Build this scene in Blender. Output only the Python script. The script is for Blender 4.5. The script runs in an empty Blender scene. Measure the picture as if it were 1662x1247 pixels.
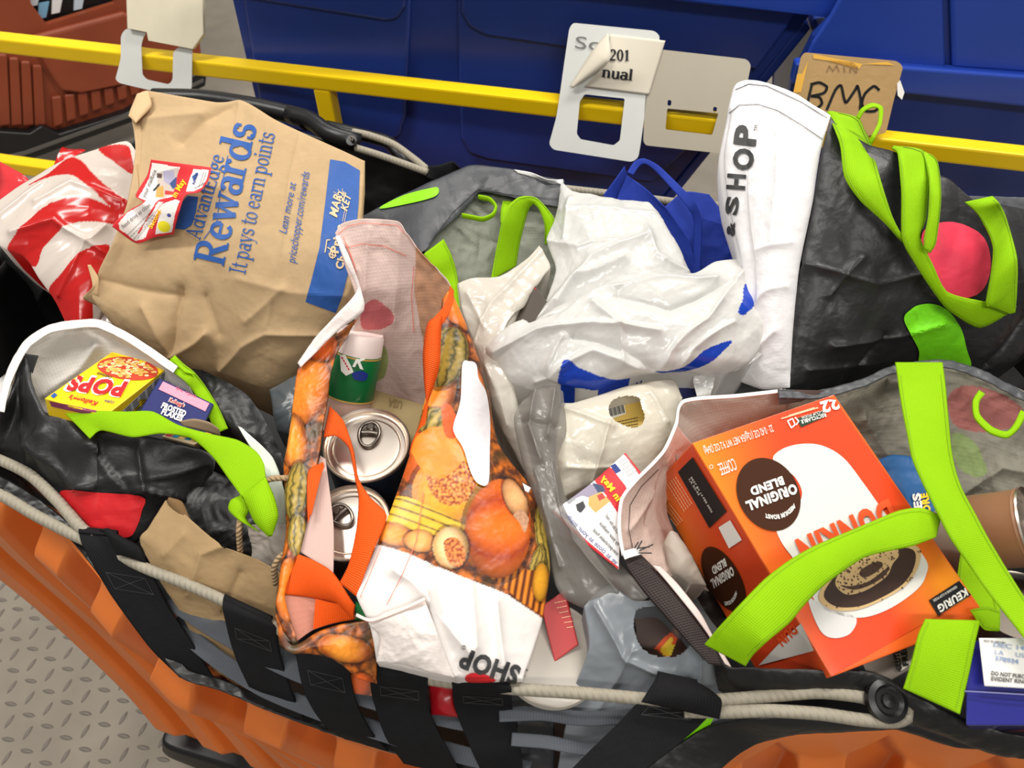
import bpy, bmesh, math, random
import numpy as np
from mathutils import Vector
from mathutils.bvhtree import BVHTree
from mathutils.geometry import tessellate_polygon
random.seed(4)
sc = bpy.context.scene
# ---------------------------------------------------------------- camera
F, TH, CAMH = 1200.0, math.radians(49.4), 1.62
camd = bpy.data.cameras.new('camera'); cam = bpy.data.objects.new('camera', camd)
sc.collection.objects.link(cam); sc.camera = cam
cam.location = (0, 0, CAMH); cam.rotation_euler = (math.pi/2 - TH, 0, 0)
camd.sensor_width = 36; camd.lens = 36*F/1662; camd.clip_start = .02
camd.dof.use_dof = True; camd.dof.focus_distance = .93; camd.dof.aperture_fstop = 7
# ---------------------------------------------------------------- light
w = bpy.data.worlds.new('hall'); sc.world = w; w.use_nodes = True
w.node_tree.nodes['Background'].inputs[0].default_value = (1, .97, .93, 1)
w.node_tree.nodes['Background'].inputs[1].default_value = .26
def area(x, y, z, sx, sy, e, rz=0):
    l = bpy.data.lights.new('ceiling_light', 'AREA'); l.shape = 'RECTANGLE'; l.size = sx; l.size_y = sy
    l.energy = e; l.color = (1, .96, .90); o = bpy.data.objects.new('ceiling_light', l)
    o.location = (x, y, z); o.rotation_euler = (0, 0, rz); sc.collection.objects.link(o)
area(-1.5, .9, 3.6, 1.8, .3, 62); area(1.3, 1.6, 3.6, 1.8, .3, 78); area(-.2, 3.4, 3.6, 1.8, .3, 44); area(.5, -1.3, 3.4, 1.8, .3, 46)
sc.view_settings.view_transform = 'Standard'; sc.view_settings.look = 'None'
sc.view_settings.exposure = .06; sc.view_settings.gamma = 1; sc.view_settings.use_curve_mapping = False

# ---------------------------------------------------------------- maths
CAM = np.array([0, 0, CAMH]); FW = np.array([0, math.cos(TH), -math.sin(TH)])
UP = np.array([0, math.sin(TH), math.cos(TH)]); RT = np.array([1., 0, 0])
def ray(x, y): return FW + RT*((x-831)/F) - UP*((y-623.5)/F)
def P(x, y, z):
    d = ray(x, y); return CAM + d*((z-CAMH)/d[2])
def PT(p):
    return np.array(p[1:], float) if p[0] == 'w' else P(*p)
def proj(v):
    d = v-CAM; t = d@FW
    return 831+F*(d@RT)/t, 623.5-F*(d@UP)/t
_r = np.random.RandomState(7); _perm = _r.permutation(512); _g = _r.normal(size=(512, 3)); _g /= np.linalg.norm(_g, axis=1)[:, None]
def perlin(p):
    i = np.floor(p).astype(int); f = p-i; u = f*f*f*(f*(f*6-15)+10); r = 0
    for dx in (0, 1):
        for dy in (0, 1):
            for dz in (0, 1):
                h = _perm[(_perm[(_perm[(i[..., 0]+dx) & 511]+i[..., 1]+dy) & 511]+i[..., 2]+dz) & 511]
                g = _g[h]; d = np.stack([f[..., 0]-dx, f[..., 1]-dy, f[..., 2]-dz], -1)
                r = r + (g*d).sum(-1)*(u[..., 0] if dx else 1-u[..., 0])*(u[..., 1] if dy else 1-u[..., 1])*(u[..., 2] if dz else 1-u[..., 2])
    return r
def crumple(p, scale, seed, octs=4, stretch=None):
    q = p/scale + seed*7.31
    if stretch is not None:
        d = np.array(stretch, float); d /= np.linalg.norm(d); q = q - (q@d)[..., None]*d*.72
    q = q + .55*np.stack([perlin(q*.9+11), perlin(q*.9+31), perlin(q*.9+57)], -1)
    h = 0; a = 1
    for o in range(octs):
        n = perlin(q); h = h + a*(.32-np.sqrt(n*n+.0006)*1.6); q = q*1.93+5.2; a *= .48
    return h
def facet(p, scale, seed, k=5):
    """sharp straight creases: zig-zag folds in random directions, each fading in and out"""
    r = np.random.RandomState(seed*13+5); h = 0
    wv = np.stack([perlin(p/scale*.35+seed), perlin(p/scale*.35+seed+40)], -1)
    for i in range(k):
        d = r.normal(size=3); d /= np.linalg.norm(d); s = scale*r.uniform(.55, 1.7)
        t = (p@d)/s+r.uniform(0, 9)+.55*wv[..., i % 2]; z = np.abs(t-np.floor(t)-.5)*2
        z = np.minimum(z*2.2, 1-np.abs(z-.45)*.55)
        m = np.clip(perlin(p/(scale*1.6)+r.uniform(0, 99, 3))*3.2+.25, 0, 1); h = h+z*m*s/scale
    return h-h.mean()
def soft(p, scale, seed):
    q = p/scale + seed*3.7
    return perlin(q)+.4*perlin(q*2.1)
def cr(pts, n=400):
    p = np.array(pts, float)
    if len(p) == 2: return p[0]+(p[1]-p[0])*np.linspace(0, 1, n)[:, None]
    q = np.vstack([2*p[0]-p[1], p, 2*p[-1]-p[-2]]); out = []; m = max(6, n//(len(p)-1))
    for i in range(len(p)-1):
        t = np.linspace(0, 1, m, endpoint=False)[:, None]; a, b, c, d = q[i:i+4]
        out.append(.5*((2*b)+(-a+c)*t+(2*a-5*b+4*c-d)*t*t+(-a+3*b-3*c+d)*t**3)*.72 + (b+(c-b)*t)*.28)
    return np.vstack(out+[p[-1:]])
def resample(c, n):
    s = np.r_[0, np.cumsum(np.linalg.norm(np.diff(c, axis=0), axis=1))]
    if s[-1] < 1e-9: return np.repeat(c[:1], n, 0)
    t = np.linspace(0, s[-1], n); return np.stack([np.interp(t, s, c[:, k]) for k in range(c.shape[1])], 1)
def rnd(poly, r=5, k=4):
    out = []; n = len(poly)
    for i in range(n):
        p, a, b = [np.array(q, float) for q in (poly[i], poly[i-1], poly[(i+1) % n])]
        da, db = np.linalg.norm(a-p), np.linalg.norm(b-p); q = min(r, da*.45, db*.45)
        s, e = p+(a-p)/da*q, p+(b-p)/db*q
        for j in range(k+1):
            t = j/k; out.append(tuple((1-t)**2*s+2*t*(1-t)*p+t*t*e))
    return out
def inpoly(px, py, poly):
    r = np.zeros(px.shape, bool); n = len(poly)
    for i in range(n):
        x0, y0 = poly[i][:2]; x1, y1 = poly[(i+1) % n][:2]
        if y0 == y1: continue
        r ^= ((y0 > py) != (y1 > py)) & (px < (x1-x0)*(py-y0)/(y1-y0)+x0)
    return r
def lin(c):
    c = np.array(c, float)/255; return np.where(c <= .04045, c/12.92, ((c+.055)/1.055)**2.4)
def sm(poly, n=90):
    p = list(poly); k = len(p); q = [p[-1]]+p+[p[0], p[1]]; out = []
    for i in range(k):
        a, b, c, d = [np.array(v, float) for v in (q[i], q[i+1], q[i+2], q[i+3])]
        for t in np.linspace(0, 1, max(3, n//k), endpoint=False):
            out.append(tuple(.5*((2*b)+(-a+c)*t+(2*a-5*b+4*c-d)*t*t+(-a+3*b-3*c+d)*t**3)))
    return out
def ell(cx, cy, rx, ry, a=0, n=40):
    a = math.radians(a); c, s = math.cos(a), math.sin(a)
    return [(cx+rx*math.cos(t)*c-ry*math.sin(t)*s, cy+rx*math.cos(t)*s+ry*math.sin(t)*c) for t in [2*math.pi*k/n for k in range(n)]]

# ---------------------------------------------------------------- materials
MATS = {}
def M(name, col=(200, 200, 200), rough=.5, metal=0, attr=False, bump=(), transl=0, alpha=1, var=0, vscale=30, spec=.5, uvbump=False, coat=0):
    if name in MATS: return MATS[name]
    m = bpy.data.materials.new(name); m.use_nodes = True; nt = m.node_tree; N = nt.nodes; L = nt.links
    b = N['Principled BSDF']; out = N['Material Output']
    b.inputs['Roughness'].default_value = rough; b.inputs['Metallic'].default_value = metal
    b.inputs['Specular IOR Level'].default_value = spec; b.inputs['Coat Weight'].default_value = coat
    tc = N.new('ShaderNodeTexCoord'); vec = tc.outputs['UV' if uvbump else 'Object']
    if attr:
        a = N.new('ShaderNodeAttribute'); a.attribute_name = 'Col'; csock = a.outputs['Color']
    else:
        r = N.new('ShaderNodeRGB'); r.outputs[0].default_value = (*lin(col), 1); csock = r.outputs[0]
    if var:
        n = N.new('ShaderNodeTexNoise'); n.inputs['Scale'].default_value = vscale; n.inputs['Detail'].default_value = 6
        L.new(tc.outputs['Object'], n.inputs['Vector'])
        mr = N.new('ShaderNodeMapRange'); mr.inputs[3].default_value = 1-var; mr.inputs[4].default_value = 1+var
        L.new(n.outputs[0], mr.inputs[0]); mx = N.new('ShaderNodeVectorMath'); mx.operation = 'MULTIPLY'
        L.new(csock, mx.inputs[0]); L.new(mr.outputs[0], mx.inputs[1]); csock = mx.outputs[0]
    L.new(csock, b.inputs['Base Color'])
    prev = None
    for (kind, s, st) in bump:
        if kind == 'noise':
            t = N.new('ShaderNodeTexNoise'); t.inputs['Scale'].default_value = s; t.inputs['Detail'].default_value = 5; h = t.outputs[0]; L.new(vec, t.inputs['Vector'])
        elif kind == 'crease':
            t = N.new('ShaderNodeTexNoise'); t.inputs['Scale'].default_value = s; t.inputs['Detail'].default_value = 3
            L.new(vec, t.inputs['Vector']); v = N.new('ShaderNodeTexVoronoi'); v.feature = 'DISTANCE_TO_EDGE'; v.inputs['Scale'].default_value = s
            ad = N.new('ShaderNodeVectorMath'); ad.operation = 'MULTIPLY_ADD'; L.new(t.outputs['Color'], ad.inputs[0]); ad.inputs[1].default_value = (2.2/s,)*3
            L.new(vec, ad.inputs[2]); L.new(ad.outputs[0], v.inputs['Vector']); h = v.outputs['Distance']
        elif kind == 'ridge':
            t = N.new('ShaderNodeTexNoise'); t.noise_type = 'RIDGED_MULTIFRACTAL'; t.inputs['Scale'].default_value = s; t.inputs['Detail'].default_value = 4; h = t.outputs[0]; L.new(vec, t.inputs['Vector'])
        else:                                        # weave / wave on the uv map (metres)
            hs = []
            for ax in ('X', 'Y'):
                if kind == 'ribs' and ax == 'Y': continue
                t = N.new('ShaderNodeTexWave'); t.bands_direction = ax; t.inputs['Scale'].default_value = s; L.new(vec, t.inputs['Vector']); hs.append(t.outputs[1])
            h = hs[0]
            if len(hs) == 2:
                ml = N.new('ShaderNodeMath'); ml.operation = 'MULTIPLY'; L.new(hs[0], ml.inputs[0]); L.new(hs[1], ml.inputs[1]); h = ml.outputs[0]
        bp = N.new('ShaderNodeBump'); bp.inputs['Strength'].default_value = st; bp.inputs['Distance'].default_value = .002
        L.new(h, bp.inputs['Height'])
        if prev: L.new(prev.outputs[0], bp.inputs['Normal'])
        prev = bp
    if prev: L.new(prev.outputs[0], b.inputs['Normal'])
    sh = b.outputs[0]
    if transl:
        t = N.new('ShaderNodeBsdfTranslucent'); L.new(csock, t.inputs[0])
        if prev: L.new(prev.outputs[0], t.inputs['Normal'])
        mx = N.new('ShaderNodeMixShader'); mx.inputs[0].default_value = transl; L.new(sh, mx.inputs[1]); L.new(t.outputs[0], mx.inputs[2]); sh = mx.outputs[0]
    if alpha < 1:
        t = N.new('ShaderNodeBsdfTransparent'); mx = N.new('ShaderNodeMixShader'); mx.inputs[0].default_value = alpha
        L.new(t.outputs[0], mx.inputs[1]); L.new(sh, mx.inputs[2]); sh = mx.outputs[0]
    L.new(sh, out.inputs['Surface'])
    MATS[name] = m; return m
FILM = M('white_plastic_film', attr=True, rough=.2, transl=.28, bump=(('ridge', 16, .22), ('crease', 45, .2)), spec=.6)
STRIPEFILM = M('striped_plastic_film', attr=True, rough=.2, transl=.2, bump=(('ridge', 14, .2),), spec=.6)
GREYFILM = M('grey_plastic_film', attr=True, rough=.3, transl=.1, bump=(('ridge', 12, .18),), spec=.6)
CLEAR = M('smoky_clear_film', (150, 146, 140), rough=.25, transl=.25, alpha=.66, bump=(('ridge', 18, .3),), spec=.7)
KRAFT = M('kraft_paper', attr=True, rough=.85, var=.06, vscale=60, bump=(('crease', 16, .35), ('noise', 220, .12)), spec=.15)
WOVEN = M('laminated_woven_fabric', attr=True, rough=.42, bump=(('weave', 130, .06), ('crease', 26, .25)), uvbump=False, spec=.45)
WOVENB = M('black_woven_laminate', attr=True, rough=.42, bump=(('crease', 30, .3), ('noise', 260, .12)), spec=.45)
LINING = M('embossed_lining', attr=True, rough=.6, transl=.3, bump=(('weave', 75, .12),), uvbump=True, spec=.3)
NONWOVEN = M('lime_nonwoven_strap', (148, 202, 4), rough=.75, bump=(('weave', 160, .35),), uvbump=True, transl=.12, spec=.2, var=.05, vscale=40)
NONWOVENB = M('blue_nonwoven', (34, 56, 150), rough=.75, bump=(('weave', 160, .3),), uvbump=True, spec=.2)
ORSTRAP = M('orange_webbing', (236, 88, 20), rough=.6, bump=(('ribs', 150, .5),), uvbump=True, spec=.2)
WEB = M('black_webbing', (20, 20, 22), rough=.8, bump=(('ribs', 120, .35), ('noise', 90, .3)), uvbump=True, var=.3, vscale=50, spec=.2)
GREYWEB = M('grey_webbing', (78, 82, 88), rough=.75, bump=(('ribs', 110, .3),), uvbump=True, var=.15, vscale=30, spec=.2)
CORD = M('cord_sheath', (152, 145, 129), rough=.7, bump=(('ribs', 45, .45),), uvbump=True, var=.2, vscale=120)
BLACKP = M('black_plastic', (22, 22, 23), rough=.38, bump=(('noise', 60, .2),), var=.25, vscale=15)
LINER = M('black_liner', (17, 17, 18), rough=.45, bump=(('noise', 30, .3),))
ORANGE = M('orange_plastic', (222, 118, 48), rough=.42, var=.14, vscale=9, bump=(('noise', 40, .12), ('noise', 9, .2)))
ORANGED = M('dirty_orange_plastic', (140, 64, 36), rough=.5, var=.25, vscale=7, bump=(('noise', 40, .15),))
BLUEP = M('blue_plastic', (34, 60, 142), rough=.36, var=.12, vscale=8, bump=(('noise', 60, .06),))
BLUER = M('blue_rim', (40, 74, 178), rough=.35, var=.1, vscale=9)
YEL = M('yellow_paint', (247, 208, 14), rough=.35, var=.06, vscale=12, bump=(('noise', 25, .1),), spec=.5)
STEEL = M('painted_steel', (205, 208, 206), rough=.4, metal=.15, var=.06, vscale=20)
BEIGE = M('beige_painted_steel', (178, 170, 152), rough=.42, metal=.1, var=.05, vscale=20)
TIN = M('tin_lid', (228, 216, 204), rough=.3, metal=1)
TIND = M('pull_ring_metal', (120, 112, 104), rough=.28, metal=1)
PLATEM = M('floor_steel', (150, 142, 129), rough=.6, var=.22, vscale=10, bump=(('noise', 45, .25),), spec=.35)
LUGM = M('tread_steel', (124, 117, 108), rough=.5, var=.12, vscale=60, bump=(('noise', 90, .2),))
PRINT = M('print', attr=True, rough=.5, spec=.35)
GLOSS = M('gloss_carton', attr=True, rough=.3, spec=.5, bump=(('noise', 12, .06),))
def ink(name, col, rough=.5): return M('ink_'+name, col, rough=rough, spec=.3)
BLU = ink('blue', (44, 88, 160)); WHT = ink('white', (238, 236, 228)); BLK = ink('black', (24, 24, 26)); DGR = ink('dark_grey', (58, 58, 58))
RED = ink('red', (205, 34, 40)); CRM = ink('cream', (216, 190, 150)); PNK = ink('pink', (240, 66, 92)); GRN = ink('green', (134, 220, 22)); YLW = ink('yellow', (250, 205, 30))
ORG = ink('orange', (232, 84, 34)); BRN = ink('brown', (62, 34, 18)); LGR = ink('grey', (120, 120, 118)); LOR = ink('stitch', (226, 110, 90)); NVY = ink('navy', (30, 50, 130)); LBL = ink('pale_blue', (140, 160, 200))

# ---------------------------------------------------------------- objects
COL = sc.collection
def origin(o):
    L = np.zeros(3)
    while o: L = L+np.array(o.location); o = o.parent
    return L
def link(name, mesh, mat, parent=None, loc=None):
    o = bpy.data.objects.new(name, mesh); COL.objects.link(o)
    if mat: mesh.materials.append(mat)
    v = np.zeros(len(mesh.vertices)*3); mesh.vertices.foreach_get('co', v); v = v.reshape(-1, 3)
    if parent is None:
        L = np.array([v[:, 0].mean(), v[:, 1].mean(), v[:, 2].min()]) if loc is None else np.array(loc, float)
        o.location = L
    else:
        o.parent = parent; L = origin(parent)
    v -= L; mesh.vertices.foreach_set('co', v.ravel()); mesh.update()
    return o
def tag(o, label=None, cat=None, group=None, kind=None):
    for k, v in (('label', label), ('category', cat), ('group', group), ('kind', kind)):
        if v: o[k] = v
    return o
def thing(name, label, cat, loc, group=None):
    o = bpy.data.objects.new(name, None); COL.objects.link(o); L = PT(loc) if loc[0] != 'w' else np.array(loc[1:], float)
    o.location = L; o.empty_display_size = .05; return tag(o, label, cat, group)
class Surf: pass
def mkmesh(name, V, Fc, cols=None, uv=None, smooth=True):
    me = bpy.data.meshes.new(name); V = np.asarray(V, float); Fc = np.asarray(Fc)
    me.vertices.add(len(V)); me.vertices.foreach_set('co', V.ravel()); k = Fc.shape[1]
    me.loops.add(Fc.size); me.loops.foreach_set('vertex_index', Fc.ravel().astype(np.int32))
    me.polygons.add(len(Fc)); me.polygons.foreach_set('loop_start', np.arange(0, Fc.size, k, dtype=np.int32))
    me.update(calc_edges=True)
    me.polygons.foreach_set('use_smooth', np.full(len(Fc), smooth))
    if cols is not None:
        a = me.color_attributes.new('Col', 'FLOAT_COLOR', 'POINT'); c = np.ones((len(V), 4)); c[:, :3] = cols; a.data.foreach_set('color', c.ravel())
    if uv is not None:
        u = me.uv_layers.new(name='UVMap'); u.data.foreach_set('uv', uv[Fc.ravel()].ravel())
    return me
def sheet(name, mat, parent=None, top=None, bottom=None, left=None, right=None, step=3., col=(230, 230, 230), paint=None,
          bulge=0, bumps=(), folds=(), crum=None, crum2=None, fac=None, seed=1, skirt=None, sides='LRTB', holes=(), thick=0, smooth=True, shader=None, sharp=False, addz=0):
    tp = [PT(p) for p in top] if top is not None else None; bt = [PT(p) for p in bottom] if bottom is not None else None
    lf = [PT(p) for p in left] if left is not None else None; rg = [PT(p) for p in right] if right is not None else None
    if tp is None: tp = [lf[0], rg[0]]
    if bt is None: bt = [lf[-1], rg[-1]]
    if lf is None: lf = [tp[0], bt[0]]
    if rg is None: rg = [tp[-1], bt[-1]]
    def C(pl): return cr(pl) if not sharp else resample(np.array(pl), 400)
    T, B, Lc, R = C(tp), C(bt), C(lf), C(rg)
    def plen(c):
        x, y = proj(c); return np.hypot(np.diff(x), np.diff(y)).sum()
    nu = int(max(plen(T), plen(B), 6)/step)+2; nv = int(max(plen(Lc), plen(R), 6)/step)+2
    T, B, Lc, R = resample(T, nu), resample(B, nu), resample(Lc, nv), resample(R, nv)
    u = np.linspace(0, 1, nu)[None, :, None]; v = np.linspace(0, 1, nv)[:, None, None]
    G = (1-v)*T[None]+v*B[None]+(1-u)*Lc[:, None]+u*R[:, None]-((1-u)*(1-v)*T[0]+u*(1-v)*T[-1]+(1-u)*v*B[0]+u*v*B[-1])
    PX, PY = proj(G)
    du = np.gradient(G, axis=1); dv = np.gradient(G, axis=0); n = np.cross(du, dv); n /= np.linalg.norm(n, axis=2)[..., None]+1e-12
    sgn = np.sign(((CAM-G)*n).sum(-1).mean()) or 1; n *= sgn
    for _ in range(3):   # keep normals gentle
        n = (n+np.roll(n, 1, 0)+np.roll(n, -1, 0)+np.roll(n, 1, 1)+np.roll(n, -1, 1))/5; n /= np.linalg.norm(n, axis=2)[..., None]+1e-12
    uu, vv = u[..., 0], v[..., 0]; h = np.zeros((nv, nu))
    if bulge: h += bulge*(np.sin(np.pi*uu)*np.sin(np.pi*vv))**.6
    for bx, by, br, bh in bumps: h += bh*np.exp(-((PX-bx)**2+(PY-by)**2)/br**2)
    for f in folds:
        *pts, wd, fh = f; dmin = np.full((nv, nu), 1e9)
        for (x0, y0), (x1, y1) in zip(pts[:-1], pts[1:]):
            L2 = (x1-x0)**2+(y1-y0)**2; t = np.clip(((PX-x0)*(x1-x0)+(PY-y0)*(y1-y0))/L2, 0, 1)
            dmin = np.minimum(dmin, np.hypot(PX-x0-t*(x1-x0), PY-y0-t*(y1-y0)))
        h += fh*np.exp(-np.sqrt(dmin**2+1.5)/wd)
    for cc in (crum, crum2):
        if cc:
            amp, scl = cc[:2]; st = cc[2] if len(cc) > 2 else None
            h += amp*crumple(G, scl, seed, 4, st)
            seed += 1
    if fac: h += fac[0]*.8*facet(G, fac[1]*1.9, seed+len(name))
    S = G+n*h[..., None]; S[..., 2] += addz
    ur = np.linalg.norm(np.diff(G, axis=1), axis=2).mean(0); vr = np.linalg.norm(np.diff(G, axis=0), axis=2).mean(1)
    UV = np.stack(np.broadcast_arrays(np.r_[0, np.cumsum(ur)][None, :], np.r_[0, np.cumsum(vr)][:, None]), -1)
    if skirt:
        k = 5; drop, inset = skirt; pl, pr, pt, pb = [k if c in sides else 0 for c in 'LRTB']
        S = np.pad(S, ((pt, pb), (pl, pr), (0, 0)), 'edge'); UV = np.pad(UV, ((pt, pb), (pl, pr), (0, 0)), 'edge')
        PX = np.pad(PX, ((pt, pb), (pl, pr)), 'edge'); PY = np.pad(PY, ((pt, pb), (pl, pr)), 'edge')
        a = np.zeros(S.shape[:2]); I = np.arange(S.shape[0])[:, None]; J = np.arange(S.shape[1])[None, :]
        a = np.maximum(np.maximum(pt-I, I-(S.shape[0]-1-pb)), np.maximum(pl-J, J-(S.shape[1]-1-pr))).clip(0)/k
        cen = G.reshape(-1, 3).mean(0); d = cen-S; d[..., 2] = 0; d /= np.linalg.norm(d, axis=2)[..., None]+1e-9
        S = S+d*(inset*a**1.6)[..., None]; S[..., 2] -= drop*np.sin(a*np.pi/2)
    nv2, nu2 = S.shape[:2]; idx = np.arange(nv2*nu2).reshape(nv2, nu2)
    Q = np.stack([idx[:-1, :-1], idx[:-1, 1:], idx[1:, 1:], idx[1:, :-1]], -1).reshape(-1, 4)
    if sgn < 0: Q = Q[:, ::-1]
    fpx = PX.ravel()[Q].mean(1); fpy = PY.ravel()[Q].mean(1)
    for hp in holes: 
        keep = ~inpoly(fpx, fpy, hp); Q = Q[keep]; fpx = fpx[keep]; fpy = fpy[keep]
    V = S.reshape(-1, 3); cols = np.tile(lin(col), (len(V), 1))
    if paint is not None:
        px, py = PX.ravel(), PY.ravel()
        if callable(paint): cols = paint(px, py, cols, V)
        else:
            for c, poly in paint: cols[inpoly(px, py, poly)] = lin(c)
    s = Surf(); s.V = V.copy(); s.Q = Q; s.bvh = BVHTree.FromPolygons([tuple(x) for x in V], [tuple(int(i) for i in q) for q in Q])
    o = link(name, mkmesh(name, V, Q, cols, UV.reshape(-1, 2), smooth), mat, parent)
    if thick:
        m = o.modifiers.new('solid', 'SOLIDIFY'); m.thickness = thick; m.offset = -1
    s.o = o; return s
def cast(s, x, y):
    d = Vector(ray(x, y)).normalized(); r = None
    for q in (s if isinstance(s, (list, tuple)) else [s]):
        h = q.bvh.ray_cast(Vector(CAM), d)
        if h[0] is not None and (r is None or h[3] < r[3]): r = h
    return r
def onz(s, x, y, dz=.006, dflt=.95):
    r = cast(s, x, y); return (r[0].z if r else dflt)+dz
def decal(name, mat, s, polys, parent, off=.0007, cell=6, kind=None):
    """flat print: 2-D polygons in photo pixels laid on the surface s of the thing they are printed on"""
    V = []; Fs = []
    bm = bmesh.new()
    for poly in polys:
        vs = [bm.verts.new((x, y, 0)) for x, y in poly]
        try: f = bm.faces.new(vs)
        except ValueError: pass
    if not bm.faces: bm.free(); return None
    xs = [v.co.x for v in bm.verts]; ys = [v.co.y for v in bm.verts]
    bmesh.ops.triangulate(bm, faces=bm.faces[:])
    for a, lo, hi in ((0, min(xs), max(xs)), (1, min(ys), max(ys))):
        k = math.ceil(lo/cell)
        while k*cell < hi:
            co = [0, 0, 0]; no = [0, 0, 0]; co[a] = k*cell; no[a] = 1
            bmesh.ops.bisect_plane(bm, geom=bm.verts[:]+bm.edges[:]+bm.faces[:], plane_co=co, plane_no=no); k += 1
    bmesh.ops.triangulate(bm, faces=bm.faces[:])
    bad = []; pl_ = {e: (e.verts[0].co-e.verts[1].co).length for e in bm.edges}; bm.edges.ensure_lookup_table()
    for v in bm.verts:
        h = cast(s, v.co.x, v.co.y)
        if h is None: bad.append(v); continue
        nn = h[1]
        d = Vector(CAM)-h[0]; d.normalize()
        if nn.dot(d) < 0: nn = -nn
        v.co = h[0]+nn*off*.5+d*off*.8
    bmesh.ops.delete(bm, geom=bad, context='VERTS')
    # drop stretched faces (print does not bridge gaps)
    bmesh.ops.delete(bm, geom=[f for f in bm.faces if any(e.calc_length() > .012+.004*pl_.get(e, 5) for e in f.edges)], context='FACES')
    if not bm.faces: bm.free(); return None
    me = bpy.data.meshes.new(name); bm.to_mesh(me); bm.free()
    o = link(name, me, mat, parent)
    if kind: o['kind'] = kind
    return o
FONTS = {}
def glyphs(txt, bold=0, shear=0):
    key = (txt, bold, shear)
    if key in FONTS: return FONTS[key]
    c = bpy.data.curves.new('t', 'FONT'); c.body = txt; c.resolution_u = 3; c.offset = bold; c.shear = shear; c.size = 1; c.space_character = 1+bold*2.2
    o = bpy.data.objects.new('t', c); COL.objects.link(o); dg = bpy.context.evaluated_depsgraph_get(); dg.update()
    me = bpy.data.meshes.new_from_object(o.evaluated_get(dg)); vs = [v.co.copy() for v in me.vertices]
    pl = [[(vs[i].x, vs[i].y) for i in p.vertices] for p in me.polygons]
    bpy.data.objects.remove(o); bpy.data.meshes.remove(me); bpy.data.curves.remove(c)
    xs = [p[0] for q in pl for p in q] or [0, 1]
    FONTS[key] = (pl, min(xs), max(xs)); return FONTS[key]
def tpolys(g, a, b, h, up=None, capf=.70, arc=0):
    pl, x0, x1 = g; a = np.array(a, float); b = np.array(b, float); d = b-a
    n = np.array([d[1], -d[0]])/np.linalg.norm(d) if up is None else np.array(up, float)/np.linalg.norm(up)
    out = []
    for q in pl:
        r = []
        for x, y in q:
            t = (x-x0)/(x1-x0); r.append(tuple(a+d*t+n*(y/capf*h+arc*4*t*(1-t))))
        out.append(r)
    return out
def text(s, parent, txt, a, b, h, mat, bold=0, shear=0, up=None, cell=7, name='lettering', arc=0, off=.0012):
    return decal(name, mat, s, tpolys(glyphs(txt, bold, shear), a, b, h, up, arc=arc), parent, cell=cell, off=off)
# a small slab-serif alphabet drawn as strokes (em height: capital .70, x-height .48)
def _st(pts, w):
    out = []
    for (x0, y0), (x1, y1) in zip(pts[:-1], pts[1:]):
        dx, dy = x1-x0, y1-y0; l = math.hypot(dx, dy) or 1; nx, ny = -dy/l*w/2, dx/l*w/2; ex, ey = dx/l*.012, dy/l*.012
        out.append([(x0+nx-ex, y0+ny-ey), (x1+nx+ex, y1+ny+ey), (x1-nx+ex, y1-ny+ey), (x0-nx-ex, y0-ny-ey)])
    return out
def _arc(cx, cy, rx, ry, a0, a1, wt=.10, wn=.045):
    out = []; n = 16; pr = None
    for k in range(n+1):
        a = math.radians(a0+(a1-a0)*k/n); w = wn+(wt-wn)*abs(math.cos(a))
        o = (cx+(rx+w/2)*math.cos(a), cy+(ry+w/2)*math.sin(a)); i = (cx+(rx-w/2)*math.cos(a), cy+(ry-w/2)*math.sin(a))
        if pr: out.append([pr[0], o, i, pr[1]])
        pr = (o, i)
    return out
def _sf(x, y, w=.2): return [[(x-w/2, y-.022), (x+w/2, y-.022), (x+w/2, y+.022), (x-w/2, y+.022)]]
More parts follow.
